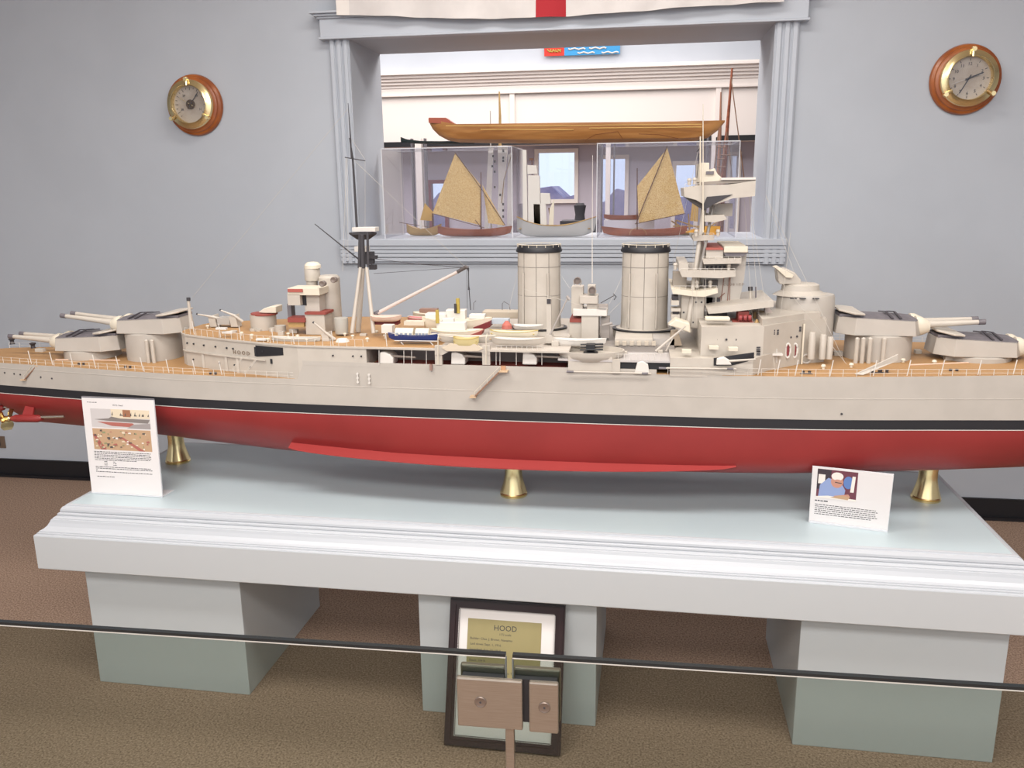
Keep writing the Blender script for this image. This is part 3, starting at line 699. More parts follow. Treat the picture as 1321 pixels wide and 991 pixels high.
pin2 = B('steam_pinnace', 545, 632, 412, 426, 2.42, .06, mat('pinnace_cream', '#E6DCC8', .45), deckm=cream, sheer=.25, full=.8)
m = MB(); m.pbox(548, 405, 575, 413, 2.42, .04).pbox(575, 400, 600, 413, 2.43, .03).pbox(605, 406, 625, 412, 2.42, .03); m.build('pinnace_cabin', white, pin2, bevel=.002)
MB().plathe(591, 2.43, [(2.6, 404), (2.4, 385)], 14).build('pinnace_funnel', yellow, pin2, True)
MB().plathe(587.5, 2.42, [(1.6, 404), (1.6, 392)], 12).build('pinnace_exhaust', ink, pin2, True)
m = MB(); m.pprism([(610, 423), (632, 415), (632, 422), (616, 429)], 2.39, .05); m.build('red_bottom', mat('dark_red', '#6E2024', .5), pin2)
ln = B('wooden_launch', 533, 583, 404, 411, 2.52, .05, cream, deckm=cream, full=.8)
m = MB(); m.pbox(541, 399, 563, 404, 2.52, .03); m.build('launch_cabin', mat('launch_brown', '#8A6A5C', .5), ln)
B('rowing_boat', 526, 568, 410, 417, 2.47, .035, mat('pink_boat', '#C97F80', .6))
wh = B('whaler', 565, 637, 434, 443, 2.262, .032, lgrey, full=.8)
B('dinghy', 585, 617, 437, 448, 2.225, .026, mat('dinghy_tan', '#CBBB88', .6), inner=yellow)
B('cutter', 632, 692, 428, 437, 2.31, .03, mat('cutter_cream', '#DCD2BC', .5), inner=yellow, full=.8)
B('cutter', 634, 702, 437, 446, 2.26, .036, lgrey, deckm=white, full=.8)
B('rowing_boat', 712, 780, 438, 447, 2.30, .034, white, deckm=white, full=.8)
B('rowing_boat', 662, 700, 420, 426, 2.37, .04, white, deckm=white)
MB().pbox(622, 402, 672, 411, 2.55, .05).build('far_boat_rack', mat('rack_tan', '#BBAE9C', .6), SH, bevel=.003)
MB().pbox(634, 412, 656, 418, 2.42, .03).build('skylight', mat('skylight_blue', '#B4BCC4', .4), SH)
m = MB(); m.plathe(654, 2.36, [(7, 424), (6, 419), (2, 414)], 10); m.build('folded_canvas', mat('pink_red', '#B4665A', .7), SH)
B('launch', 478, 517, 408, 415, 2.40, .05, mat('pink_cream', '#DCC3B4', .5), deckm=mat('pink_cream', '#DCC3B4', .5))
MB().pbox(482, 413, 513, 419, 2.405, .03).build('boat_cradle', mat('dark_red', '#6E2024', .5), SH)
MB().pbox(492, 420, 506, 430, 2.33, .03).build('deck_box', white, SH)
MB().pbox(521, 415, 547, 420, 2.40, .03, cream).build('skylight', cream, SH)
wb = B('whaler', 351, 412, 436, 443, 2.30, .034, mat('whaler_grey', '#B9B7B1', .5), inner=cream, full=.8)
MB().plathe(442, 2.30, [(8, 445), (9, 441), (6, 437)], 12).build('wrapped_bundle', white, SH, True)
# davits
m = MB()
for x in (565, 627):
    m.ptube([(x, 470, 2.214), (x, 436, 2.214), (x+1.5, 430, 2.222)], .0014, n=6); m.build('davit', cream, SH); m = MB()

m = MB()
for x in (648, 612): m.ptube([(x, 400, 2.5), (x, 392, 2.5), (x+2, 389, 2.5), (x+9, 393, 2.5), (x+10, 400, 2.5)] if x == 648 else [(x-1, 400, 2.45), (x-1, 391, 2.45), (x+2, 388, 2.45)], .0011, n=5); m.build('davit', dgrey, SH); m = MB()

# ------------------------------------------------------------------ aft control tower, mainmast and derrick
A = 2.41
MB().plathe(429, YC, [(13, 430), (13, 358), (10.5, 355)], 28).build('aft_tower', lgrey, SH, True)
MB().pbox(394, 405, 419, 432, A-.01, .07).build('tower_house', lgrey, SH, bevel=.001)
MB().pbox(393, 403, 420, 406, A-.014, .07).build('house_roof', brick, SH)
MB().pbox(393, 379, 412, 404, A+.01, .05).build('tower_room', mat('room_grey', '#B8B1A6', .5), SH)
MB().pbox(387, 381, 395, 394, A+.008, .05).build('tower_doorway', black, SH)
MB().pbox(371, 372, 412, 381, A-.012, .08).build('tower_bridge', cream, SH, bevel=.001)
MB().pbox(371, 373, 390, 377, A-.016, .01).build('bridge_stripe', mat('stripe_red', '#A4554B', .6), SH)
MB().pbox(371, 380, 387, 394, A-.012, .03).build('bridge_wing', lgrey, SH)
MB().pbox(371, 392, 376, 418, A+.02, .03).build('wing_support', dgrey, SH)
MB().pbox(371, 410, 393, 416, A-.02, .05).build('red_platform', brick, SH)
MB().pbox(372, 416, 392, 422, A-.015, .03).build('platform_base', tanwood, SH)
MB().plathe(403, YC, [(7, 372), (7, 360)], 20).build('director_pedestal', lgrey, SH, True)
MB().plathe(403.5, YC, [(9, 362), (9.5, 361), (9.5, 346), (9, 345)], 24).build('rangefinder_drum', lgrey, SH, True)
MB().plathe(403.5, YC, [(10.2, 346), (10, 342), (7, 338.5), (1, 337.5)], 24).build('drum_cover', cream, SH, True)
for x, y in ((416.5, 366), (431, 361)):
    c_ = onY(x, y, A-.01); MB().lathe(c_, [(.0085, -.01), (.009, .008), (.008, .009), (.0005, .006)], 16, axis='Y').build('searchlight', mat('lamp_brown', '#756962', .4), SH, True)
MB().plathe(441, 2.40, [(8, 430), (8.5, 411), (8.2, 410)], 20).build('splinter_screen', mat('screen_grey', '#A9A59C', .5), SH, True)
MB().plathe(341, YC-.01, [(15.5, 428), (15.5, 405)], 28).build('director_base', lgrey, SH, True)
MB().plathe(341, YC-.01, [(16, 405.5), (16, 403.5)], 28).build('base_rim', brick, SH, True)
MB().pprism([(333, 403), (340, 398), (349, 395.5), (356, 395.5), (356, 404), (340, 404)], YC-.03, .05).build('director_hood', cream, SH, bevel=.002)
for x, y, xt in ((362, 424, 7), (327, 428, 4), (334, 429, 4), (352, 427, 4)):
    MB().plathe(x, YC-.05, [(xt, y+5), (xt, y-4)], 14).build('deck_bin', lgrey, SH, True)
def aagun(x, y, xm, ym, Y=YC, m_=lgrey):
    o = MB().pprism([(x-4, y+13), (x-7, y), (x+1, y-3), (x+5, y+13)], Y, .03).build('anti_aircraft_gun', m_, SH, bevel=.001)
    MB().ptube([(x+11, y+6 if ym < y-8 else y+3, Y+.01), (x, y-2 if ym < y-8 else y, Y), (xm, ym, Y-.005)], [.005, .0042, .0022], n=8).build('gun_barrel', lgrey, o, True)
    MB().ptube([(xm, ym, Y-.005), (xm-1.5, ym-.8, Y-.005)], .0032, n=8).build('muzzle_cap', ink, o)
aagun(275, 409, 255, 405.5); aagun(302, 409, 285, 400.5); aagun(421, 432, 405, 416.5, 2.30)
MB().pbox(280, 410, 296, 419, YC+.0, .04).build('gun_mount', mat('mount_grey', '#A8A39D', .5), SH)
m = MB()
for x, y in ((284, 424), (292, 429), (336, 438)): MB().pbox(x-6, y-1, x+7, y+1.5, 2.33 if x < 300 else 2.28, .012).build('deck_hatch', white, SH)
# jack pole with cap
MB().ptube([(247, 424, 2.43), (243, 388, 2.43)], [.006, .0045], n=10).ptube([(243.2, 388, 2.43), (243, 384, 2.43)], .006, ink, n=10).build('capped_post', lgrey, SH)
# mainmast
m = MB()
m.ptube([(462, 428, 2.45), (468, 345, 2.45)], [.0085, .007], n=14)
m.ptube([(454, 430, 2.39), (465, 345, 2.44)], [.0065, .005], n=12)
m.ptube([(482, 430, 2.39), (473, 345, 2.44)], [.0065, .005], n=12)
m.build('mainmast_tripod', lgrey, SH, True)
m = MB(); m.ptube([(468, 346, 2.45), (467, 303, 2.45)], [.0085, .007], n=12).ptube([(463, 346, 2.44), (464, 303, 2.45)], .004, n=8).ptube([(475, 345, 2.44), (474, 300, 2.45)], .004, n=8); m.build('mainmast_trunk', ink, SH, True)
a = onY(468, 300, YC); rr = []
for z, g in ((onY(468, 309, YC).z, .018), (onY(468, 302, YC).z, .040), (onY(468, 300, YC).z, .040)): rr.append([Vector((a.x+g*1.1*math.cos(2*pi*k/6), YC+g*math.sin(2*pi*k/6), z)) for k in range(6)])
MB().ring_loft(rr).build('star_platform', ink, SH)
MB().pbox(454, 293.5, 484, 299, YC-.02, .04).build('platform_canopy', white, SH, bevel=.001)
MB().pbox(457, 318, 472, 325, YC-.02, .04).build('platform_canopy', white, SH, bevel=.001)
m = MB(); m.pbox(463, 325, 481, 340, YC-.01, .02).pbox(474, 330, 485, 334, YC-.015, .02).pbox(476, 342, 484, 348, YC-.015, .02); m.build('mast_fitting', ink, SH)
m = MB(); m.ptube([(460.5, 295, YC), (455, 205, YC), (451, 178, YC)], [.0042, .003, .002], n=8); m.ptube([(453.5, 205, YC-.008), (452, 178, YC-.008)], .0028, n=6); m.ptube([(452.5, 182, YC), (449, 133, YC)], [.0024, .001], n=6); m.build('topmast', ink, SH, True)
m = MB(); m.ptube([(445, 203, YC), (471, 207.5, YC)], .0016, n=6); m.build('topmast_yard', ink, SH)
m = MB(); m.ptube([(462, 334, YC-.02), (406, 289, YC-.06)], [.0026, .0014], n=6); m.build('ensign_gaff', ink, SH)
m = MB(); m.ptube([(446, 340.5, YC-.02), (480, 340.5, YC-.02)], .0014, n=6); m.build('signal_yard', ink, SH)
m = MB(); m.ptube([(488, 403.5, 2.42), (592, 350, 2.40)], [.0055, .0045], n=12); m.build('main_derrick', mat('derrick_pink', '#C9BAB2', .5), SH, True)
m = MB(); m.ptube([(590, 351, 2.40), (601, 344.5, 2.40), (604, 346, 2.40)], [.0055, .006, .005], n=10); MB().ptube([(481, 406, 2.42), (490, 402, 2.42)], .006, n=8).build('derrick_heel', dgrey, SH); MB().ptube([(604, 346, 2.40), (604.5, 352, 2.4), (604.5, 368, 2.40), (605, 374, 2.4)], [.003, .0012, .0012, .0035], n=6).build('hoist_tackle', ink, SH); m.build('derrick_fitting', mat('fitting_brown', '#4E4644', .5), SH)
m = MB(); m.ptube([(604, 346, 2.40), (605, 371, 2.40), (607, 400, 2.40)], .0013, n=5).ptube([(602, 346, 2.40), (603, 398, 2.40)], .0006, n=4).ptube([(476, 333, YC), (540, 341, YC), (600, 345, 2.40)], .0008, n=4).ptube([(478, 340, YC), (598, 342, 2.40)], .0008, n=4).ptube([(482, 353, YC), (598, 345, 2.40)], .0006, n=4)
m.build('derrick_rigging', ink, SH)

# ------------------------------------------------------------------ forward superstructure
FB = [(.165, .205), (.33, .178), (.455, .062), (.52, .03)]
zfb = onY(950, 422, 2.25).z
MB().plan(sym(FB), 1.0, zfb).build('bridge_block', lgrey, SH)
MB().plan(sym([(.455, .058), (.40, .112), (.345, .150), (.30, .150), (.36, .05), (.45, .02)][0:0] or [(.325, .172), (.452, .060), (.50, .04)]), zfb, onY(1020, 405, 2.38).z).build('breakwater_block', lgrey, SH)
MB().plan(sym([(.085, .237), (.17, .236), (.30, .226), (.36, .150)]), 1.0, 1.050).build('side_strake', lgrey, SH)
def sidey(x): return interp([(.085, 2.2125), (.17, 2.2135), (.30, 2.2235), (.36, 2.2995)], x)
m = MB()
P_ = [onY(x, y, 2.222) for x, y in ((920.5, 461.5), (973, 455), (973, 464.5), (945, 471), (920.5, 471))]
m.prism([(p.x, sidey(p.x)-.0015, p.z) for p in P_], (0, .004, 0)); m.build('opening_shade', black, SH)  # black sheet on the strake, painted as shade inside a gun opening
MB().pprism([(924, 471), (925, 463), (934, 461), (941, 465), (944, 471)], 2.205, .016).build('gun_shield', white, SH, bevel=.002)
MB().ptube([(941, 466, 2.208), (975, 463.5, 2.20)], [.0035, .0022]).build('gun_barrel', lgrey, SH, True)
m = MB()
def frontat(x, y): # point on the slanting face of the bridge block for a pixel
    for k in range(40):
        Y = 2.20+k*.008; p = onY(x, y, Y)
        if Y >= YC-WD-interp(FB, p.x): return p+Vector((0, -.003, 0))
    return p
for x, y in ((924, 438), (937, 438), (949, 438), (962, 438), (1020, 435), (1028, 434)):
    p = frontat(x, y); m.lathe(p, [(.003, -.005), (.003, .001), (.0003, .001)], 8, axis='Y')
for x, y in ((997, 430), (1002, 430), (1031, 426), (978, 452), (978, 457)):
    p = frontat(x, y); 
    for k in (-.003, .002, .007): m.box(p.x-.005, p.x+.005, p.y-.001, p.y+.006, p.z+k, p.z+k+.003)
m.build('port_opening', ink, SH)
for x in (1016, 1025):
    p = frontat(x, 452); pts = [p+Vector((.0085*math.cos(t)*.8, -.002-.0*t, .02*math.sin(t))) for t in [2*pi*k/16 for k in range(17)]]
    o = MB().tube(pts, .0028, n=6).build('life_raft', white, SH, True); MB().box(p.x-.005, p.x+.005, p.y-.001, p.y+.004, p.z-.016, p.z+.016).build('raft_floor', mat('raft_maroon', '#7C3436', .6), o)
# conning tower
MB().plathe(1033, YC, [(38, 474), (38, 400), (37.5, 382), (36, 379)], 40, sy=.8).build('conning_tower', ggrey, SH, True)
MB().plathe(1032, YC, [(36, 380), (25, 374), (24, 367), (20, 365)], 36, sy=.8).build('conning_top', lgrey, SH, True)
MB().pprism([(1004, 362), (1003, 350), (1015, 347), (1026, 352), (1034, 362), (1034, 367), (1006, 367)], YC-.03, .06).build('director_hood', lgrey, SH, bevel=.003)
MB().pprism([(1002, 347), (1008, 346), (1024, 355), (1022, 359), (1014, 358)], YC-.045, .09).build('hood_visor', cream, SH, bevel=.001)
m = MB()
for x in (1024, 1036, 1053): m.pbox(x-4, 385, x+4, 386, YC-.074, .01)
m.build('vision_slit', ink, SH)
m = MB()
for x, y0 in ((1046, 430), (1060, 433), (1069, 436)): MB().plathe(x, 2.37+.01*(x-1046)/10, [(4.6, 463), (4.6, y0), (3.5, y0-1.5)], 12).build('vent_trunk', lgrey, SH, True)
MB().pbox(1035, 418, 1037, 470, 2.375, .006).build('corner_strip', cream, SH)
# sloping bridge roof
m = MB(); m.pprism([(912, 398), (950, 393), (998, 388), (998, 396), (965, 400), (930, 404), (914, 405)], 2.33, .24); m.build('sloping_screen', lgrey, SH)
m = MB(); m.pbox(952, 402, 966, 421, 2.34, .05).pbox(945, 415, 972, 421, 2.33, .06); m.build('red_winch', brick, SH)
for k in range(3): MB().ptube([(953+k*6, 410, 2.33), (957+k*6, 410, 2.33)], .008, n=12).build('winch_drum', mat('winch_red', '#8C3434', .5), SH, True)
MB().pbox(910, 410, 942, 414, 2.27, .03).build('covered_boat', cream, SH, bevel=.002)
MB().pbox(914, 400, 938, 411, 2.42, .04).build('recess_shade', mat('shade_grey', '#55504E', .6), SH)  # solid box, its dark colour stands for shade below the sloping screen
m = MB(); 
m.pbox(974, 418, 992, 421, 2.325, .02)
for x in (976, 983, 990): m.plathe(x, 2.33, [(3, 420), (3, 416), (1, 412)], 8)
m.build('deck_gear', tanwood, SH); MB().pbox(972, 403, 990, 412, 2.40, .04).build('deck_cabin', tanwood, SH)
MB().pprism([(988, 390), (1008, 420), (985, 420)], 2.40, .02).build('bracket_wall', mat('bracket', '#B8A9A2', .5), SH)
m = MB(); m.ptube([(968, 392, 2.42), (968, 374, 2.42)], .0045, n=10).ptube([(968, 375, 2.42), (968, 370, 2.42)], .0065, ink, n=10).ptube([(975, 390, 2.42), (975, 370, 2.42)], .002, dgrey, n=6); m.build('stove_pipe', lgrey, SH)
MB().pbox(950, 388, 998, 395, 2.45, .03).build('rear_screen', mat('rear_grey', '#8E8A88', .5), SH)
# tower
MB().pbox(878, 380, 909, 424, 2.40, 0.210).build('tower_base', lgrey, SH, bevel=.004)
m = MB()
for x, y in ((891, 390), (898, 390), (905, 390), (882, 403), (894, 416)): c_ = onY(x, y, 2.40); m.lathe(c_, [(.0028, -.003), (.0028, .001), (.0003, .001)], 8, axis='Y')
m.build('tower_porthole', ink, SH)
MB().pprism([(905, 396), (908, 340), (925, 326), (964, 322), (960, 360), (953, 392)], 2.43, 0.150).build('tower_core', ggrey, SH)
MB().pbox(908, 361, 926, 376, 2.425, .01, mat('shade_grey', '#55504E', .6)).pbox(908, 384, 922, 396, 2.425, 0.010).build('recess_shade', mat('shade_grey', '#55504E', .6), SH)  # dark boxes coloured as the shade in the tower's gaps
MB().pbox(868, 351, 886, 372, 2.44, 0.040).build('plotting_house', mat('house_brown', '#9A9084', .5), SH)
MB().pprism([(866, 372.5), (900, 375.5), (926, 372), (926, 378), (909, 383), (895, 382.5), (868, 379)], 2.375, 0.260).build('lower_walkway', cream, SH)
MB().pprism([(876, 349), (949, 349), (949, 357), (930, 359), (880, 357.5)], 2.38, 0.250).build('middle_walkway', lgrey, SH)
MB().pbox(876, 340, 888, 350, 2.39, 0.230).build('walkway_screen', lgrey, SH)
MB().pprism([(906, 334), (957, 333), (956, 340), (908, 341)], 2.385, 0.240).build('upper_walkway', lgrey, SH)
MB().pprism([(908, 342), (954, 342), (946, 349), (908, 349)], 2.42, 0.170).build('wheelhouse_front', mat('shade_grey2', '#7E7872', .6), SH)
m = MB()
for k in range(5): m.pbox(911+k*5.5, 343, 914+k*5.5, 346.5, 2.417, 0.005)
m.build('wheelhouse_window', ink, SH)
MB().pbox(911, 322, 933, 333, 2.40, 0.210).build('compass_house', lgrey, SH)
MB().pbox(911, 320, 933, 322.5, 2.395, 0.220).build('house_roof', mat('stripe_red', '#A4554B', .6), SH)
MB().pbox(934, 318, 965, 326, 2.39, 0.230).build('rangefinder_cover', cream, SH, bevel=.002)
MB().pprism([(933, 326), (966, 326), (958, 331), (936, 330)], 2.395, 0.220).build('cover_bracket', dgrey, SH)
MB().pprism([(893, 304), (922, 303), (921, 310), (895, 311)], 2.41, 0.190).build('searchlight_platform', lgrey, SH)
MB().pprism([(909, 278), (934, 277), (938, 283), (922, 287), (909, 286)], 2.41, 0.190).build('searchlight_platform', lgrey, SH)
MB().pbox(917, 263, 945, 279, 2.47, .06).build('searchlight_room', ggrey, SH)
m = MB(); m.pprism([(885, 300), (895, 296), (909, 297), (909, 300)], 2.43, 0.040).pbox(909, 292, 929, 303, 2.43, 0.020); m.build('brass_lamp', mat('lamp_brass', '#C9923F', .3, .6), SH)
# foremast legs, pole
m = MB(); m.ptube([(887, 424, 2.39), (909, 262, 2.44)], [.0075, .0055], n=14); m.build('foremast_leg', lgrey, SH, True)
m = MB(); m.ptube([(899, 380, 2.45), (910, 240, 2.45)], [.0085, .008], n=14); m.build('foremast_leg', ggrey, SH, True)
m = MB(); m.ptube([(903, 350, 2.40), (921, 262, 2.44)], [.0045, .004], n=10); m.build('foremast_leg', mat('leg_dark', '#8A8580', .5), SH, True)
# spotting top
MB().pprism([(882, 243), (906, 239), (940, 238), (975, 233), (974, 253), (945, 256), (925, 263), (912, 266), (898, 258), (883, 254)], 2.40, 0.210).build('spotting_top', lgrey, SH)
MB().pprism([(905, 235), (975, 230), (975, 234), (905, 239)], 2.405, 0.200).build('top_screen', mat('screen_mesh', '#8E857C', .6), SH)
MB().pbox(930, 229, 975, 232, 2.40, 0.210).build('top_canopy', white, SH)
MB().pprism([(884, 254), (899, 257), (913, 265), (905, 269), (896, 263)], 2.42, 0.170).build('top_underside', mat('shade_grey', '#55504E', .6), SH)  # shade beneath the spotting top put into the colour
MB().pprism([(912, 254), (945, 251), (920, 264), (908, 272), (905, 270)], 2.397, 0.010).build('bracing', ink, SH)
MB().pprism([(904, 235), (904, 210), (915, 210), (915, 221), (922, 217), (926, 225), (932, 230), (932, 236)], 2.41, 0.190).build('foretop_director', cream, SH, bevel=.001)
MB().pbox(911, 221, 921, 225, 2.405, 0.010).build('director_window', dgrey, SH)
m = MB(); m.ptube([(903.5, 240, 2.41), (903.5, 176, 2.41)], [.0026, .0018], n=8); m.ptube([(907, 300, 2.39), (907, 134, 2.40)], [.0022, .001], n=6); m.build('fore_topmast', cream, SH, True)
m = MB(); m.ptube([(899, 196, 2.42), (904, 190, 2.42)], .0014, n=5).ptube([(899, 230, 2.42), (902, 198, 2.42)], .001, n=5); m.build('aerial_arm', ink, SH)
m = MB(); m.pbox(866, 388, 876, 394, 2.38, .05).pbox(866, 406, 877, 412, 2.38, .05); m.build('side_platform', lgrey, SH)
m = MB(); m.pbox(867, 382, 875, 388, 2.39, .04).pbox(868, 398, 876, 406, 2.39, .04); m.build('small_gun', ink, SH)
m = MB(); m.pprism([(862, 420), (872, 412), (890, 418), (891, 430), (876, 424)], 2.32, .05); m.build('covered_gun', cream, SH, bevel=.003)
m = MB(); m.ptube([(846, 453, 2.28), (884, 421, 2.28)], [.0035, .0025], n=8).ptube([(859, 453, 2.28), (868, 436, 2.28)], .002, n=6); m.build('side_derrick', lgrey, SH, True)
MB().pprism([(866, 430), (875, 428), (880, 446), (863, 446)], 2.36, .05).build('deckhouse', mat('house_tan', '#A39380', .5), SH)
m = MB()
for x0, y0, x1, y1 in ((934, 358, 930, 388), (941, 356, 938, 392), (942, 357, 941, 392), (927, 385, 935, 378)): m.ptube([(x0, y0, 2.425), (x1, y1, 2.425)], .001, n=5)
m.build('rust_pipe', mat('pipe_brown', '#84594A', .5), SH)
p = onY(933, 369, 2.428)
text('tower_marking', 'C L U B  I C D', .0095, p, Vector((1, 0, .04)).normalized(), Vector((0, 0, 1)), mat('mark_brown', '#8F8177', .6), SH)

# ------------------------------------------------------------------ deck fittings, rails, ladders, rigging
rl = MB(); st = rl
def rail(x0, x1, z, ins=.004, h_=.020, step=.034, side=-1):
    n = max(2, int((x1-x0)/step)); pts = [Vector((x0+(x1-x0)*i/n, YC+side*(hb(x0+(x1-x0)*i/n)-ins), z)) for i in range(n+1)]
    for p in pts: st.tube([p, p+Vector((0, 0, h_))], .0008, n=4)
    for k in (.5, .98): rl.tube([p+Vector((0, 0, h_*k)) for p in pts], .0004, n=4)
rail(-2.2, -.97, .961); rail(.08, 1.5, 1.004); rail(-2.2, -1.0, .961, side=1); rail(.5, 1.5, 1.004, side=1)
rl.build('guard_rail', white, SH)
m = MB()
n = 26; pts = []
for i in range(n+1):
    x = -1.40+.63*i/n; y = blk(x)+.004; m.tube([(x, y, 1.06), (x, y, 1.082)], .0007, n=4); pts.append(Vector((x, y, 1.082)))
m.tube(pts, .0004, n=4)
for x in (-1.36, -1.25, -1.17, -1.05, -.98, -.86, -.7): m.tube([(x, blk(max(min(x, -.76), -1.4))+.006, 1.06), (x-.003, blk(max(min(x, -.76), -1.4))+.006, 1.105)], .0013, n=5)
m.build('shelter_deck_rail', white, SH)
m = MB()
for px_ in (26, 58, 88, 121, 155, 190, 226, 262, 297): 
    c_ = onZ(px_, 480+px_*.02-6, .961); MB().tube([(c_.x, YC-hb(c_.x)+.012, .96), (c_.x-.006, YC-hb(c_.x)+.012, 1.005)], .0013, n=5).build('awning_stanchion', white, SH)
for px_ in (976, 1000, 1023, 1067, 1122, 1165, 1208, 1255, 1300):
    c_ = onZ(px_, 482, 1.004); MB().tube([(c_.x, YC-hb(c_.x)+.012, 1.0), (c_.x+.006, YC-hb(c_.x)+.012, 1.047)], .0013, n=5).build('awning_stanchion', white, SH)
def ladder(x0, y0, x1, y1, Y, plat):
    a = onY(x0, y0, Y); c_ = onY(x1, y1, Y); o = MB()
    for k in (-.009, .009):
        off = Vector((0, k, 0)); o.prism([a+off+Vector((0, -.001, -.002)), a+off+Vector((0, -.001, .002)), c_+off+Vector((0, -.001, .002)), c_+off+Vector((0, -.001, -.002))], (0, .002, 0))
    for k in range(14): p = a+(c_-a)*(k+.5)/14; o.box(p.x-.0025, p.x+.0025, p.y-.009, p.y+.009, p.z-.0006, p.z+.0006)
    L_ = o.build('accommodation_ladder', mat('ladder_wood', '#8A6650', .5), SH)
    MB().box(a.x-.004, a.x+.02, a.y-.012, a.y+.016, a.z-.003, a.z).build('ladder_platform', mat('platform_tan', '#C4A888', .5), L_)
    MB().box(c_.x-.014, c_.x+.004, c_.y-.012, c_.y+.012, c_.z-.003, c_.z).build('ladder_landing', mat('platform_tan', '#C4A888', .5), L_)
    r_ = MB(); up = Vector((0, -.009, .014)); r_.tube([a+up, c_+up], .0007, n=4)
    for k in range(5): p = a+(c_-a)*k/4; r_.tube([p+Vector((0, -.009, 0)), p+up], .0006, n=4)
    r_.build('ladder_rail', cream, L_)
ladder(646, 478, 613, 511, 2.208, 1); ladder(50, 471, 34, 489, 2.355, 1)
m = MB(); m.box(onY(646, 474, 2.215).x, onY(652, 474, 2.215).x, YC-hb(-.38)-.004, YC-hb(-.38)+.004, 1.004, 1.0175); m.build('ladder_gap', mat('gap_tan', '#B78E6E', .6), SH)
m = MB(); m.box(onY(554, 474, 2.215).x, onY(557, 474, 2.215).x, YC-hb(-.38)-.0045, YC-hb(-.38)+.004, 1.001, 1.0175); m.build('side_slot', mat('slot_brown', '#8C6E64', .6), SH)
for x, yy in ((461, 488), (476, 489)):   # white hull fittings near the step
    a = onY(x, yy, 2.225); m = MB(); y = YC-hb(a.x)-.002
    for k in (-.012, 0, .012): m.tube([(a.x, y, a.z+k), (a.x, y-.004, a.z+k)], .0035, n=8)
    m.tube([(a.x, y-.002, a.z-.015), (a.x, y-.002, a.z+.015)], .0018, n=6); m.build('mooring_fitting', white, SH)
m = MB()
for xp in (2, 16, 25, 55, 71):
    p = onY(xp, 482+xp*.07, 2.35); m.lathe((p.x, YC-hb(p.x)-.0005, p.z), [(.0028, -.003), (.0028, .001), (.0003, .001)], 8, axis='Y')
m.lathe((onY(1083, 533, 2.25).x, YC-hb(.52)-.0005, .905), [(.0028, -.003), (.0028, .001), (.0003, .001)], 8, axis='Y')
m.build('hull_porthole', ink, SH)
# spars lying on deck, paravane board, bollards, lockers
MB().tube([onZ(72, 464, .964), onZ(155, 465, .964)], .0022).build('deck_spar', mat('spar_pink', '#D9BBA6', .5), SH)
MB().tube([onZ(1173, 471, 1.008), onZ(1250, 468, 1.008)], .0022).build('deck_spar', mat('spar_pink', '#D9BBA6', .5), SH)
p0, p1 = onZ(1103, 483, 1.008), onZ(1157, 462, 1.018); p1.y = p0.y+.02; p1 = onY(1159, 457, p0.y+.03)
m = MB(); m.prism([p0, p0+Vector((.02, 0, -.002)), p1+Vector((0, 0, -.018)), p1], (0, .006, 0)); m.build('paravane_boom', lgrey, SH, bevel=.001)
for px_, py_, Z in ((105, 472, .9605), (165, 476, .9605), (275, 484, .9605), (1130, 481.5, 1.0035), (1140, 481.5, 1.0035), (1230, 480.5, 1.0035), (1040, 483, 1.0035), (945, 483, 1.0035)):
    p = onZ(px_, py_, Z); p.y = max(p.y, YC-hb(p.x)+.012); o = MB(); o.box(p.x-.016, p.x+.016, p.y-.005, p.y+.005, Z, Z+.002)
    for k in (-.008, .008): o.lathe((p.x+k, p.y, 0), [(.0042, Z+.002), (.0035, Z+.005), (.0045, Z+.009), (.003, Z+.0095)], 10)
    o.build('bollard', mat('bollard_dark', '#3A3436', .5), SH, True)
for px_, py_, Z, w_, d_, h_ in ((50, 455, .9605, .03, .02, .013), (142, 456, .9605, .022, .02, .012), (205, 460, .9605, .014, .012, .011), (228, 459, .9605, .03, .02, .016), (1082, 460, 1.0035, .026, .02, .014), (1226, 467, 1.0035, .028, .02, .016), (1246, 467, 1.0035, .022, .02, .016), (1185, 458, 1.0035, .018, .02, .014), (1047, 465, 1.0035, .02, .02, .010)):
    p = onZ(px_, py_, Z); MB().box(p.x-w_/2, p.x+w_/2, p.y, p.y+d_, Z, Z+h_).build('deck_locker', lgrey, SH, bevel=.002)
for px_, py_ in ((43, 450), (16, 444)):
    p = onZ(px_, py_, .9605); MB().lathe((p.x, p.y, 0), [(.010, .9605), (.007, .966), (.007, .974), (.011, .978), (.011, .981), (.003, .983)], 14).build('capstan', mat('bollard_dark', '#3A3436', .5), SH, True)
p = onZ(1040, 470, 1.0035); pts = [Vector((p.x+.012*math.cos(t), p.y+.004, 1.018+.012*math.sin(t))) for t in [2*pi*k/14 for k in range(15)]]
MB().tube(pts, .003, n=6).build('life_ring', white, SH, True)
m = MB(); m.pbox(992, 456.5, 1010, 459, 2.30, .02).ptube([(1002, 450, 2.31), (1002, 468, 2.31)], .0012, n=5); m.build('paravane', white, SH)
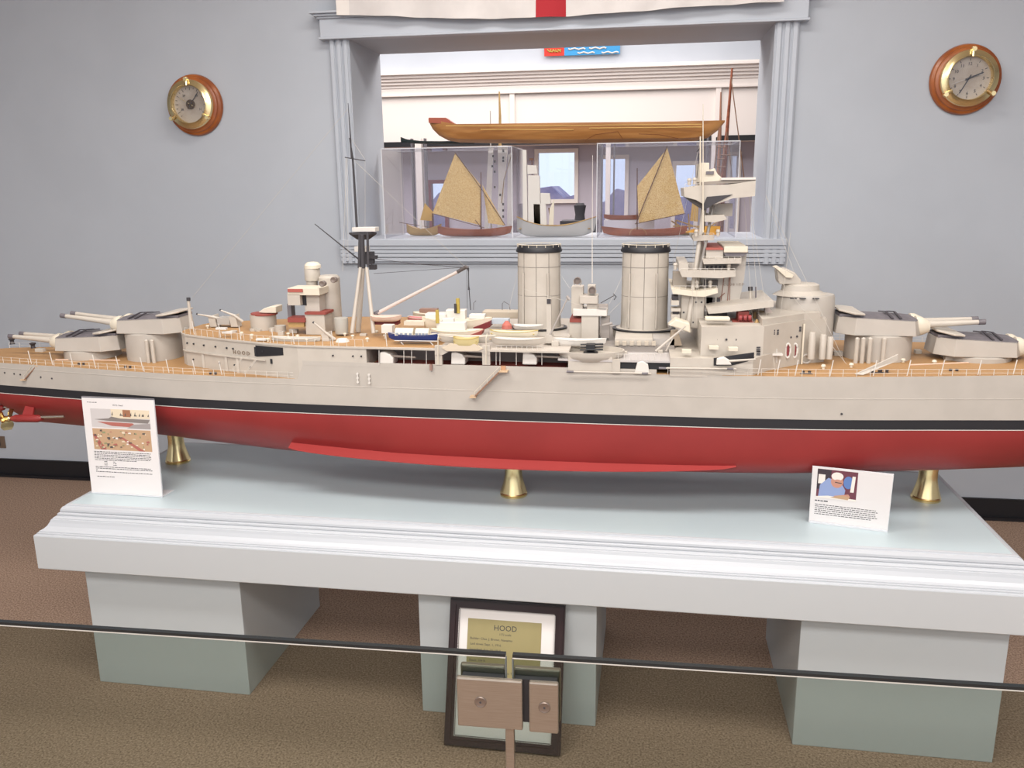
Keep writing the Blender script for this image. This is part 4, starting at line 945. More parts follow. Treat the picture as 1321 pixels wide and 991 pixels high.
# mushroom vents, lockers, cable reels on the raised decks
rnd2 = random.Random(11)
for px_, py_, Z in ((268, 424, 1.063), (312, 433, 1.063), (325, 437, 1.063), (346, 441, 1.063), (372, 434, 1.063), (384, 437, 1.063), (396, 441, 1.063), (455, 437, 1.063), (474, 441, 1.063), (497, 437, 1.063), (486, 430, 1.063), (445, 434, 1.063)):
    p = onZ(px_, py_, Z); h_ = rnd2.uniform(.008, .014); MB().lathe((p.x, p.y, 0), [(.003, Z), (.003, Z+h_*.7), (.006, Z+h_*.7), (.005, Z+h_), (.001, Z+h_*1.1)], 10).build('mushroom_vent', cream, SH, True)
for px_, py_, Z, w_ in ((300, 430, 1.063, .02), (362, 433, 1.063, .018), (378, 430, 1.063, .026), (468, 434, 1.063, .02), (716, 447, 1.063, .02), (727, 446, 1.063, .015), (820, 452, 1.041, .02), (838, 450, 1.041, .016), (852, 456, 1.041, .014), (805, 457, 1.041, .018)):
    p = onZ(px_, py_, Z); MB().box(p.x-w_/2, p.x+w_/2, p.y, p.y+.014, Z, Z+rnd2.uniform(.007, .014)).build('deck_box', lgrey, SH, bevel=.001)
for px_, py_ in ((1098, 474), (1165, 468), (1205, 470), (1275, 470), (1062, 476)):
    p = onZ(px_, py_, 1.0048); MB().lathe((p.x, p.y, 0), [(.004, 1.004), (.004, 1.012), (.007, 1.012), (.005, 1.017), (.001, 1.018)], 10).build('mushroom_vent', cream, SH, True)
m = MB()
for x0, y0, x1, y1, Y in ((640, 448, 700, 449, 2.228), (790, 459, 860, 458, 2.222)):
    a = onY(x0, y0, Y); c_ = onY(x1, y1, Y); n_ = 9
    for k in range(n_+1): p = a.lerp(c_, k/n_); m.tube([p-Vector((0, 0, .012)), p+Vector((0, 0, .004))], .0007, n=4)
    m.tube([a+Vector((0, 0, .004)), c_+Vector((0, 0, .004))], .0005, n=4)
m.build('boat_deck_rail', white, SH)
m = MB()
for (x0, x1, y, Y) in ((869, 925, 369, 2.373), (878, 948, 346.5, 2.378), (907, 956, 331, 2.383), (884, 905, 237, 2.41), (895, 921, 301, 2.408)):
    a = onY(x0, y, Y); c_ = onY(x1, y, Y); n_ = max(4, int((x1-x0)/8))
    for k in range(n_+1): p = a.lerp(c_, k/n_); m.tube([p-Vector((0, 0, .010)), p], .0006, n=4)
    m.tube([a, c_], .0005, n=4)
m.build('bridge_rail', white, SH)
for x, y in ((871, 343), (882, 345), (899, 366), (916, 366), (940, 344), (926, 300), (898, 300), (889, 234), (896, 233)):
    MB().plathe(x, 2.40, [(2.2, y+5), (2.2, y), (3, y-1), (2.2, y-4)], 10).build('bridge_instrument', lgrey, SH, True)
for x, y in ((880, 452), (915, 447), (940, 449)): MB().pbox(x, y, x+12, y+4, 2.225, .02).build('side_locker', cream, SH)
for x0, x1 in ((911, 919), (925, 929)): MB().pbox(x0, 384, x1, 392, 2.425, .01).build('tower_doorway', ink, SH)
MB().pbox(866, 398, 878, 402, 2.38, .04).build('side_platform', lgrey, SH)
# rigging
m = MB(); R1 = .00045
for a, c_ in (((449, 140, YC), (247, 385, YC)), ((455, 205, YC), (600, 344, YC)), ((446, 203, YC), (446, 335, YC)), ((448, 203, YC), (449, 336, 2.42)), ((471, 208, YC), (471, 295, YC)), ((447, 203, YC), (442, 350, 2.40)),
              ((454, 180, YC), (471, 206, YC)), ((966, 250, YC), (1000, 480, 2.28)), ((966, 250, YC), (985, 478, 2.28)), ((988, 252, YC), (1024, 350, 2.42)), ((988, 252, YC), (1090, 468, 2.35)), ((960, 255, YC), (975, 478, 2.27)),
              ((1005, 360, 2.40), (1092, 470, 2.33)), ((904, 180, YC), (868, 340, YC)), ((895, 262, YC), (893, 420, 2.32)), ((898, 262, YC), (899, 420, 2.32)), ((909, 262, YC), (912, 484, 2.235)), ((1020, 300, YC), (1005, 420, 2.36)),
              ((806, 350, YC), (786, 392, 2.4)), ((720, 350, YC), (735, 372, 2.42)), ((668, 350, YC), (655, 405, 2.45)), ((676, 373, 2.38), (760, 397, 2.38)), ((820, 350, 2.39), (806, 425, 2.37)), ((806, 385, YC), (782, 408, 2.4))):
    m.ptube([a, c_], .00042, n=4)
m.build('rigging', mat('rope', '#BDB7AE', .7), SH)

# ------------------------------------------------------------------ shafts and screws under the stern
def shaft(Y, z, x0, x1, xb):
    MB().tube([(x0, Y, z), (x1, Y, z+.012)], .0045, n=12).build('propeller_shaft', mat('shaft_steel', '#C9C3B6', .25, .9), SH, True)
    MB().tube([(xb-.055, Y, z-.001), (xb-.04, Y, z), (xb+.04, Y, z+.002), (xb+.055, Y, z+.003)], [.008, .0125, .0125, .007], n=14).build('shaft_bossing', red, SH, True)
    MB().prism([(xb-.02, Y-.003, z), (xb+.02, Y-.003, z), (xb+.01, Y+.05, z+.085), (xb-.012, Y+.05, z+.085)], (0, .006, 0)).build('shaft_bracket', red, SH)
    pr_ = MB(); X = xb-.075
    pr_.lathe((X, Y, z-.002), [(.002, -.022), (.009, -.01), (.010, .012), (.006, .016)], 14, axis='X')
    for k in range(3):
        t0 = 2*pi*k/3+.5; rings = []
        for j in range(6):
            rr_ = .008+.030*j/5; wd = .018*math.sin(pi*(.15+.75*j/5))+.002
            e = Vector((0, math.cos(t0), math.sin(t0))); f_ = Vector((0, -math.sin(t0), math.cos(t0)))
            c0 = Vector((X, Y, z-.002))+e*rr_
            a_ = c0+f_*wd+Vector((.007, 0, 0)); b2 = c0-f_*wd-Vector((.007, 0, 0)); th = Vector((.0012, 0, 0))
            rings.append([a_+th, a_-th, b2-th, b2+th])
        pr_.ring_loft(rings)
    pr_.build('propeller', brass, SH, True)
shaft(2.345, .783, -2.02, -1.82, -1.955)
shaft(2.43, .79, -2.25, -1.9, -2.16)

# ================================================================== BOATS AND CASES IN THE WINDOW
SZ = WZ0+.003
def case(x0, x1, ytop, Yf, Yb, label):
    a = onY(x0, 250, Yf).x; c_ = onY(x1, 250, Yf).x; zt_ = onY((x0+x1)/2, ytop, Yf).z
    r = empty('display_case', ((a+c_)/2, (Yf+Yb)/2, SZ), label, 'display case'); t = .004
    for p in (((a, c_, Yf, Yf+t)), ((a, c_, Yb-t, Yb))): MB().box(p[0], p[1], p[2], p[3], SZ, zt_-t).build('side_panel', acry, r)
    for p in ((a, a+t), (c_-t, c_)): MB().box(p[0], p[1], Yf+t, Yb-t, SZ, zt_-t).build('side_panel', acry, r)
    MB().box(a, c_, Yf, Yb, zt_-t, zt_).build('top_panel', acry, r)
    e = MB(); k = .0035
    for x in (a-.0005, c_-k+.0005):
        for y in (Yf-.0005, Yb-k+.0005): e.box(x, x+k, y, y+k, SZ, zt_)
        e.box(x, x+k, Yf, Yb, zt_-k, zt_+.0005)
    for y in (Yf-.0005, Yb-k+.0005): e.box(a, c_, y, y+k, zt_-k, zt_+.0005)
    e.build('case_edge', acrye, r)
    return a, c_, zt_
A1 = case(494, 661, 190, 3.875, 4.22, 'clear acrylic case over the two tan and brown boats at the window left')
A3 = case(769.5, 952, 183, 3.875, 4.22, 'clear acrylic case over the tan sailed canoe at the window right')
# long wooden hull resting on the cases
def long_hull(name, pxs, Y, Bm, m_, label, extra=None, L0=None):
    """pxs: outline stations (x, top y, keel y)"""
    zk_ = min(onY(x, yk, Y).z for x, yt, yk in pxs); c0 = onY(sum(p[0] for p in pxs)/len(pxs), 180, Y)
    r = empty(name, (c0.x, Y, zk_), label, 'model boat'); rings = []
    n_ = len(pxs)
    for i, (x, yt, yk) in enumerate(pxs):
        t = onY(x, yt, Y); k = onY(x, yk, Y); s = (x-pxs[0][0])/(pxs[-1][0]-pxs[0][0])
        w_ = Bm/2*min(1, (math.sin(pi*min(max(s, .001), .999)))**.55)+.001
        rings.append([Vector((t.x, Y-w_, t.z)), Vector((t.x, Y-w_*.97, t.z-(t.z-k.z)*.45)), Vector((t.x, Y-w_*.7, t.z-(t.z-k.z)*.82)), Vector((t.x, Y-w_*.15, k.z)), Vector((t.x, Y+w_*.15, k.z)), Vector((t.x, Y+w_*.7, t.z-(t.z-k.z)*.82)), Vector((t.x, Y+w_*.97, t.z-(t.z-k.z)*.45)), Vector((t.x, Y+w_, t.z))])
    MB().ring_loft(rings).build('hull', m_, r, True); return r
ST = [(553, 154, 158), (558, 155, 168), (566, 157, 176), (578, 160, 182.5), (592, 162, 185), (640, 162, 186), (740, 161, 186.3), (820, 160, 185), (870, 159, 185), (895, 158, 184), (914, 157.5, 179), (926, 157, 170), (935, 156.5, 159)]
lh = long_hull('wooden_hull', ST, 4.02, .17, wood, 'long varnished wooden hull lying across the tops of the display cases')
m = MB(); m.pprism([(553, 153), (575, 153), (582, 158), (588, 161.5), (553, 159.5)], 3.99, .06); m.build('red_stem_block', mat('red_wood', '#A04A2E', .4), lh)
m = MB(); m.ptube([(575, 163.5, 3.937), (700, 163.5, 3.932), (905, 161.5, 3.945)], .0014, n=5).ptube([(620, 168, 3.933), (740, 168.5, 3.932)], .0014, n=5).ptube([(760, 166.5, 3.932), (905, 165, 3.94)], .0014, n=5); m.build('gold_stripe', mat('gold_line', '#E2BE74', .4), lh)
m = MB(); m.ptube([(755, 182, 3.94), (768, 175, 3.934), (785, 172.5, 3.934), (797, 171, 3.934), (803, 180, 3.938)], .0012, n=4).ptube([(824, 174, 3.936), (850, 175, 3.937), (875, 180, 3.945)], .0012, n=4); m.build('dark_crack', mat('crack', '#6B3A1C', .8), lh)
bh = long_hull('black_hull', [(517, 178, 185), (525, 181, 186), (545, 183.5, 187), (580, 184, 187.5), (612, 184.5, 187)], 4.14, .07, mat('black_green', '#1E2A28', .5), 'black hull end poking out behind the long wooden hull')
lh.location.z += .004; bh.location.z += .004
bh.location.z += max(0, A1[2]-bh.location.z)+.0005
lh.location.z += max(0, max(A1[2], A3[2])-lh.location.z)*0

def shape2(px, Y, th=.0015): return [onY(x, y, Y) for x, y in px]
def sailcloth(name, px, Y, m_, parent, belly=.012):
    """thin curved sail through pixel outline (triangle or quad fan)"""
    P = [onY(x, y, Y) for x, y in px]; n = 10; mb = MB()
    if len(P) == 3: P = [P[0], P[0]+(P[1]-P[0])*.001, P[1], P[2]]
    rings = []
    for i in range(n+1):
        s = i/n; a = P[0].lerp(P[3], s); c_ = P[1].lerp(P[2], s); row = []
        for j in range(n+1):
            t = j/n; p = a.lerp(c_, t); p = p+Vector((0, -belly*math.sin(pi*s)*math.sin(pi*t), 0)); row.append(p)
        rings.append(row+[q_+Vector((0, .0012, 0)) for q_ in reversed(row)])
    mb.ring_loft(rings); return mb.build(name, m_, parent, True)
def canoe(name, x0, x1, y0, y1, Y, Bm, m_, label, rev=1, **kw):
    a = onY(x0, y1, Y); c_ = onY(x1, y1, Y); t = onY((x0+x1)/2, y0, Y)
    r = empty(name, ((a.x+c_.x)/2, Y, SZ), label, 'model boat')
    h_ = boat('hull', (a.x+c_.x)/2, Y, SZ, c_.x-a.x, Bm, t.z-SZ, m_, r, rev=rev, **kw)
    return r
# left case
c1 = canoe('sailing_canoe', 565, 657, 296, 306, 3.99, .05, mahog, 'brown canoe with large tan woven sail in the left display case', deckm=mahog, sheer=.5, full=.8)
sailcloth('mainsail', [(587, 198), (621, 240), (621, 291), (558, 275)], 3.985, sail, c1)
sailcloth('jib', [(622, 238), (652, 291), (630, 288)], 3.98, sail, c1)
m = MB(); m.ptube([(620.5, 298, 3.975), (620.5, 222, 3.972)], [.003, .002], n=8).ptube([(586.5, 196, 3.98), (622, 245, 3.966), (652, 291, 3.97)], .0018, n=6).ptube([(557.5, 275.5, 3.985), (625, 294, 3.985)], .0018, n=6).ptube([(613, 284, 3.97), (622, 295, 3.97)], .0018, n=6); m.build('mast_and_spar', mat('dark_spar', '#5E3A26', .5), c1)
c2 = canoe('reed_boat', 525, 568, 295, 305, 4.08, .05, tanwood, 'small tan boat with a fan sail at the left end of the case', deckm=tanwood, sheer=.7, full=.6)
sailcloth('fan_sail', [(548, 262), (560, 275), (557, 285), (542, 284)], 4.075, mat('fan_tan', '#C09A52', .8), c2, .006)
MB().ptube([(515, 287, 4.07), (566, 295, 4.07)], .0015, n=6).ptube([(558, 276, 4.07), (558, 296, 4.07)], .003, n=8).build('spar', mat('dark_spar', '#5E3A26', .5), c2)
MB().ptube([(543, 286, 4.06), (543, 295, 4.06)], .006, n=10).build('white_block', white, c2)
# middle case
c3 = canoe('grey_canoe', 667, 765, 291, 308, 3.95, .06, mat('canoe_grey', '#A9A8A8', .5), 'grey canoe carrying blocky white sails in the middle of the window', inner=tanwood, sheer=.8, full=.7)
for x0, y0, x1, y1 in ((674, 193, 679, 285), (680, 213, 692, 224), (681, 226, 696, 290), (697, 249, 709, 263), (688, 263, 704, 290)):
    sl = MB(); sl.pprism([(x0, y0), (x1, y0+.5), (x1+1.5, y1), (x0+.5, y1+1)], 3.94, .02); sl.build('white_sail', white, c3, bevel=.001)
m = MB(); m.ptube([(686, 204, 3.95), (687, 292, 3.95)], .0018, n=6).ptube([(708, 268, 3.95), (711, 290, 3.95)], .003, n=6).pbox(683, 204, 688, 207, 3.945, .01); m.build('mast', mat('dark_spar', '#5E3A26', .5), c3)
m = MB(); m.pprism([(709, 270), (715, 256), (714, 290), (708, 290)], 3.94, .004); m.build('jib', cream, c3)
# right case
c4 = canoe('outrigger_canoe', 780, 886, 296, 306, 3.97, .035, mahog, 'red brown outrigger canoe with a tall tan sail in the right display case', rev=-1, deckm=mahog, sheer=.5, full=.8)
sailcloth('mainsail', [(861, 191), (883, 275), (824, 288.5), (822, 240)], 3.965, sail, c4)
m = MB(); m.ptube([(822, 297, 3.97), (822, 217, 3.97)], [.0028, .002], n=8).ptube([(860.5, 189, 3.955), (848, 221, 3.947), (833, 257, 3.947), (821, 288, 3.955)], .0022, n=6).ptube([(819, 289, 3.96), (884, 275.5, 3.963)], .0018, n=6); m.build('mast_and_spar', mat('dark_spar', '#5E3A26', .5), c4)
m = MB()
pts = [onY(823+11*math.cos(t), 303-9*math.sin(t), 3.94) for t in [pi*k/10 for k in range(11)]]; m.tube(pts, .0013, n=6); m.build('outrigger_hoop', tanwood, c4)
c5 = empty('long_canoe', (onY(805, 284, 4.12).x, 4.12, SZ), 'plain brown canoe raised on a plinth behind the tall tan sail', 'model boat')
zc = onY(798, 284, 4.12).z; a = onY(779, 284, 4.12); c_ = onY(832, 284, 4.12)
boat('hull', (a.x+c_.x)/2, 4.12, zc, c_.x-a.x, .035, .022, mahog, c5, deckm=mahog, sheer=.3)
MB().box(onY(779, 290, 4.12).x, onY(844, 290, 4.12).x, 4.09, 4.15, SZ, zc-.0005).build('canoe_plinth', mat('plinth_grey', '#C9C6CE', .6), c5)
c6 = canoe('bamboo_catamaran', 868, 925, 297, 303, 4.06, .05, tanwood, 'golden bamboo boat with crossed poles behind the bridge tower', sheer=.3)
m = MB()
for q_ in (((872, 284), (872, 303)), ((888, 276), (890, 303)), ((905, 282), (905, 303)), ((868, 292), (925, 292)), ((872, 284), (920, 300)), ((915, 280), (917, 303)), ((925, 286), (905, 300)), ((866, 285), (888, 298))): m.ptube([(x, y, 4.05) for x, y in q_], .0035, n=6)
m.build('pole_frame', tanwood, c6)
sailcloth('tan_sail', [(893, 262), (901, 265), (900, 286), (890, 285)], 4.05, mat('fan_tan', '#C09A52', .8), c6, .004)
# white carved pieces, paper plan and tall rigged masts behind
w1 = empty('white_carving', (onY(640, 300, 4.245).x, 4.245, SZ), 'tall white carved spires behind the brown sailing canoe', 'carving')
for k, q_ in enumerate(([(630, 192), (636, 190), (634, 250), (630, 305), (624, 305)], [(642, 188), (655, 188), (650, 240), (648, 305), (641, 305), (643, 240)], [(655, 200), (661, 196), (660, 305), (654, 305)])):
    MB().pprism(q_, 4.24, .012).build('spire', mat('ivory', '#FAF6EC', .5), w1, bevel=.001)
m = MB()
for x, y in ((635, 200), (637, 207), (634, 213), (637, 220), (648, 193), (648, 202), (648, 206), (644, 250), (648, 262), (648, 270), (648, 278), (648, 288), (637, 240)): m.pbox(x, y, x+2.2, y+3, 4.236, .004)
m.build('carved_hole', ink, w1)
MB().ptube([(661, 196, 4.235), (650, 232, 4.235), (647, 262, 4.235)], .002, n=6).build('carved_line', tanwood, w1)
w2 = empty('paper_print', (onY(505, 300, 4.2).x, 4.19, SZ), 'faded sketch print standing at the left end of the left case', 'print')
MB().pbox(495, 192, 519, 308, 4.19, .002, mat('faded_paper', '#D9D0C8', .8)).build('sheet', mat('faded_paper', '#D9D0C8', .8), w2)
MB().ptube([(497, 201, 4.188), (516, 222, 4.188)], .0008, n=4).ptube([(498, 285, 4.188), (507, 270, 4.188), (506, 298, 4.188)], .0008, n=4).build('sketch_line', mat('sketch', '#A89C94', .8), w2)
def mast(name, pts, r, Y, m_, label, extra=()):
    a = onY(*pts[-1], Y); o = empty(name, (a.x, Y, 0), label, 'mast')
    b_ = MB(); b_.ptube([(x, y, Y) for x, y in pts]+[], r, n=8); p = onY(*pts[-1], Y); b_.tube([p, (p.x, Y, 0)], r[-1] if isinstance(r, list) else r, n=8); b_.build('pole', m_, o, True)
    e_ = MB()
    for (x0, y0), (x1, y1) in extra: e_.ptube([(x0, y0, Y-.02), (x1, y1, Y-.02)], .003, n=4)
    if extra: e_.build('rigging_line', mat('rig_brown', '#8C6A54', .7), o)
    return o
mast('schooner_mast', [(944.5, 88), (938, 168), (932, 240), (929, 300)], [.006, .01, .018, .02], 5.2, mahog, 'tallest brown ship mast rising beside the window right edge', (((938, 170), (928, 235)), ((938, 170), (945, 235)), ((925, 200), (950, 200)), ((943, 100), (960, 230))))
mast('schooner_mast', [(930, 119), (929, 170), (926, 240), (925, 300)], [.004, .008, .01, .01], 5.1, mat('red_mast', '#A87860', .5), 'thin reddish mast just left of the tallest mast', (((925, 205), (935, 205)), ((924, 215), (936, 215)), ((928, 160), (920, 230)), ((924, 190), (936, 190))))
mast('ship_mast', [(644, 118), (645, 150), (645, 182), (646, 250)], [.004, .008, .01, .012], 5.4, tanwood, 'slim tan mast tip rising above the long wooden hull', ())
mast('ship_mast', [(632.5, 143), (633, 190), (633, 250)], [.003, .004, .006], 5.5, mat('grey_mast', '#A79E96', .5), 'thin grey mast tip left of the slim tan mast', ())
# dark objects standing in the far room
def bust(x, y0, y1, Y, label, m_):
    r = empty('garden_figure', (onY(x, y1, Y).x, Y, 0), label, 'figure')
    MB().plathe(x, Y, [(7, y1), (6, y1-8), (8, y1-20), (5, y0+10), (7, y0+4), (5, y0)], 12).build('body', m_, r, True)
    a = onY(x, y1, Y); MB().box(a.x-.12, a.x+.12, Y-.12, Y+.12, 0, a.z+.004).build('plinth', m_, r)
bust(748, 262, 285, 5.6, 'dark round topped figure beyond the middle of the window', ink)

# ================================================================== SIGNS ON THE TABLE
def board_frame(A_, B_, lean):
    u = (B_-A_).normalized(); n = Vector((-u.y, u.x, 0)); t = math.radians(lean); return u, n*math.sin(t)+Vector((0, 0, math.cos(t)))
def on_board(O, u, v, x0, x1, y0, y1, t0, t1, m_, mb):
    n = u.cross(v); return mb.prism([O+u*x0+v*y0+n*t0, O+u*x1+v*y0+n*t0, O+u*x1+v*y1+n*t0, O+u*x0+v*y1+n*t0], n*(t1-t0), m_)
def words(mb, O, u, v, x0, x1, y, h_, m_, seed, n0=0.0009):
    rnd = random.Random(seed); x = x0
    while x < x1-.004:
        L = rnd.uniform(.003, .011); on_board(O, u, v, x, min(x+L, x1), y, y+h_*rnd.uniform(.7, 1), n0-.0003, n0, m_, mb); x += L+.0018
O1 = Vector((-1.660, 2.213, TZ+.001)); E1 = Vector((-1.419, 2.205, TZ+.001)); u, v = board_frame(O1, E1, 2.0); W, H = .241, .303
s1 = empty('sign_holder', (O1+E1)/2, 'taller white sign with two ship photographs at the left table corner', 'sign'); n = u.cross(v)
m = MB(); on_board(O1, u, v, 0, W, 0, H, -.004, 0, None, m); on_board(O1, u, v, 0, W, 0, .0035, 0, .0022, None, m); m.build('acrylic_sheet', acrye, s1)
m = MB(); on_board(O1, u, v, .001, W-.001, .004, H-.001, .0001, .0006, None, m); m.build('paper_sheet', paper, s1)
m = MB(); m.prism([O1+n*.0, E1+n*.0, E1-n*.06, O1-n*.06], (0, 0, .003)); m.build('acrylic_foot', acrye, s1)
m = MB(); on_board(O1, u, v, 0, W, H, H+.003, -.004, .001, None, m); m.build('holder_edge', mat('edge_shine', '#6E6E74', .2), s1)
def pic(x0, x1, y0, y1, base, shapes, O, u, v, par, nm='photograph'):
    m = MB(); on_board(O, u, v, x0, x1, y0, y1, .0006, .0010, base, m)
    k = 0
    for c_, P in shapes:
        k += 1; n = u.cross(v); m.prism([O+u*(x0+(x1-x0)*a)+v*(y0+(y1-y0)*b_)+n*(.0010+k*.00003) for a, b_ in P], n*.0002, c_)
    return m.build(nm, None, par)
cG = lambda nm, h_: mat(nm, h_, .6)
skyp = cG('photo_sky', '#C3BDBB'); shp = cG('photo_ship', '#7E7672'); rdp = cG('photo_red', '#A8645A'); rnd = random.Random(3)
sh = [(cG('photo_cream', '#D8C9B0'), [(.35, .5), (1, .55), (1, 1), (.35, 1)]), (cG('photo_brown', '#9A6A4E'), [(.55, .6), (.68, .6), (.68, .98), (.55, .98)]), (shp, [(.05, .42), (.3, .36), (.96, .3), (1, .5), (.5, .52), (.35, .6), (.3, .5)]), (rdp, [(.1, .3), (.35, .1), (.8, .06), (.7, .28), (.3, .3)]), (cG('photo_grey', '#9A9290'), [(.6, 0), (1, 0), (1, .3), (.72, .22)])]
for k in range(14): a = rnd.uniform(.35, .97); sh.append((cG('photo_dark', '#55504E'), [(a, .66), (a+.02, .66), (a+.02, .7+rnd.random()*.22), (a, .7)]))
pic(.026, .223, .212, .270, skyp, sh, O1, u, v, s1)
sh = []
cols = [cG('photo_dark', '#55504E'), rdp, cG('photo_cream', '#D8C9B0'), cG('photo_tan', '#B99878'), cG('photo_green', '#8A8F6A'), cG('photo_white', '#E5DDD4')]
sh += [(rdp, [(0, .7), (.12, 0), (.22, 0), (.04, .75)]), (rdp, [(.48, .6), (.78, 0), (.88, 0), (.52, .62)])]
for k in range(70):
    a, b_ = rnd.uniform(.02, .93), rnd.uniform(.04, .9); r1, r2 = rnd.uniform(.015, .06), rnd.uniform(.03, .1); sh.append((rnd.choice(cols), [(a, b_), (a+r1, b_), (a+r1*.8, min(1, b_+r2)), (a, min(1, b_+r2*.7))]))
pic(.026, .221, .142, .208, cG('photo_tan', '#B99878'), sh, O1, u, v, s1)
m = MB()
words(m, O1, u, v, .018, .05, .288, .002, ink, 1)
text('t', 'H.M.S. Hood', .0065, O1+u*.12+v*.280+n*.0007, u, v, ink, align='CENTER', ext=.0002, into=m)
for k in range(6): words(m, O1, u, v, .024, .215 if k < 5 else .17, .134-k*.0052, .0022, ink, 10+k)
for k in range(3): words(m, O1, u, v, .055, .066, .103-k*.0052, .002, ink, 20+k); words(m, O1, u, v, .085, .097, .103-k*.0052, .002, ink, 30+k)
for k in range(4): words(m, O1, u, v, .024, (.215, .215, .03, .215)[k], .086-k*.0052, .0022, ink, 40+k)
words(m, O1, u, v, .026, .085, .055, .0022, ink, 50)
m.build('printed_text', ink, s1)
O2 = Vector((.474, 2.243, TZ+.001)); E2 = Vector((.668, 2.198, TZ+.001)); u, v = board_frame(O2, E2, -8); W, H = .199, .171; n = u.cross(v)
s2 = empty('sign_holder', (O2+E2)/2, 'shorter white sign with a photograph of a man at the right of the table', 'sign')
m = MB(); on_board(O2, u, v, 0, W, 0, H, -.004, 0, None, m); on_board(O2, u, v, 0, W, 0, .006, 0, .003, None, m); m.build('acrylic_sheet', acrye, s2)
m = MB(); on_board(O2, u, v, .001, W-.001, .007, H-.001, .0001, .0006, None, m); m.build('paper_sheet', paper, s2)
m = MB(); m.prism([O2, E2, E2-n*.05, O2-n*.05], (0, 0, .003)); m.build('acrylic_foot', acrye, s2)
skin = cG('photo_skin', '#C08B78'); blue = cG('photo_blue', '#8C9CC4'); mar = cG('photo_maroon', '#6B3A46'); dk = cG('photo_dark2', '#3C3238'); wh_ = cG('photo_white', '#E5DDD4')
circ = lambda cx, cy, rx, ry: [(cx+rx*math.cos(2*pi*k/14), cy+ry*math.sin(2*pi*k/14)) for k in range(14)]
pic(.014, .114, .080, .166, mar, [(dk, [(0, .3), (.3, .3), (.35, 1), (0, 1)]), (wh_, [(.03, .5), (.2, .5), (.2, .82), (.03, .82)]), (cG('photo_blue2', '#5E7CB4'), circ(.78, .62, .12, .22)), (wh_, [(.84, .3), (.93, .3), (.95, .85), (.87, .85)]),
    (blue, [(.05, 0), (.08, .45), (.28, .72), (.6, .6), (.72, .35), (.7, .12), (.4, .0)]), (skin, circ(.5, .62, .155, .22)), (wh_, circ(.5, .80, .15, .14)), (skin, circ(.52, .58, .12, .12)), (dk, [(.45, .58), (.62, .56), (.62, .59), (.45, .61)]),
    (skin, [(.45, .12), (.8, .22), (.85, .14), (.5, .04)]), (wh_, [(0, 0), (1, 0), (1, .06), (.3, .1), (0, .04)]), (cG('photo_tan', '#B99878'), [(.35, .05), (.8, .02), (.85, .14), (.6, .16)])], O2, u, v, s2)
m = MB(); words(m, O2, u, v, .012, .05, .069, .0035, ink, 60)
for k in range(6): words(m, O2, u, v, .013, .170 if k < 5 else .155, .058-k*.0058, .0022, ink, 61+k)
m.build('printed_text', ink, s2)

# ================================================================== FRAMED CERTIFICATE LEANING ON THE MIDDLE PEDESTAL
O3 = Vector((-.504, 1.958, .004)); E3 = Vector((-.182, 1.953, .004)); u, v = board_frame(O3, E3, 18.5); n = u.cross(v); W, H = .322, .398
s3 = empty('framed_certificate', (O3+E3)/2, 'dark framed certificate with gold panel leaning against the middle pedestal', 'picture frame')
fwd = .028
m = MB()
for (x0, x1, y0, y1) in ((0, W, 0, fwd), (0, W, H-fwd, H), (0, fwd, fwd, H-fwd), (W-fwd, W, fwd, H-fwd)): on_board(O3, u, v, x0, x1, y0, y1, -.012, .002, None, m)
for (x0, x1, y0, y1) in ((.004, W-.004, .004, fwd*.6), (.004, W-.004, H-fwd*.6, H-.004), (.004, fwd*.6, fwd*.6, H-fwd*.6), (W-fwd*.6, W-.004, fwd*.6, H-fwd*.6)): on_board(O3, u, v, x0, x1, y0, y1, .002, .006, None, m)
m.build('frame', frame_wood, s3)
m = MB()
for k in range(60):
    for yy in (fwd-.0022, H-fwd+.0002): on_board(O3, u, v, fwd+(W-2*fwd)*k/60, fwd+(W-2*fwd)*(k+.5)/60, yy, yy+.002, .002, .003, None, m)
for k in range(76):
    for xx in (fwd-.0022, W-fwd+.0002): on_board(O3, u, v, xx, xx+.002, fwd+(H-2*fwd)*k/76, fwd+(H-2*fwd)*(k+.5)/76, .002, .003, None, m)
m.build('beaded_edge', paper, s3)
m = MB(); on_board(O3, u, v, fwd, W-fwd, fwd, H-fwd, -.006, -.003, None, m); m.build('white_mount', paper, s3)
gx0, gx1, gy0, gy1 = .052, .258, .10, .345
m = MB(); on_board(O3, u, v, gx0, gx1, gy0, gy1, -.003, -.001, None, m); m.build('gold_panel', goldp, s3)
m = MB()
text('t', 'HOOD', .021, O3+u*.158+v*.317+n*-.0009, u, v, ink, align='CENTER', ext=.0004, into=m)
text('t', '1/72 scale', .0085, O3+u*.158+v*.304+n*-.0009, u, v, ink, align='CENTER', ext=.0002, into=m)
L_ = ['Builder: Chas. J. Brown, Nanaimo', 'Laid down: Sept. 1, 1916', 'Launched: Aug. 22, 1918', 'Length: 860 ft', 'Beam: 104 ft', '', 'Machinery: 144,000 s.h.p. Steam Turbines', 'Built: Clydebank by Brown', 'Speed: 32 kts (31 kn)', 'Armament: 8 - 15 in, 12 - 5.5 in, 8 - 4 in A.A.', '24 - 2 pdr, 20 - M.G. (4 x quad mounts)', '4 - 21 in torpedo tubes']
for k, t_ in enumerate(L_): text('t', t_, .0088, O3+u*.060+v*(.289-k*.0148)+n*-.0009, u, v, ink, ext=.0002, into=m)
m.build('engraved_text', ink, s3)

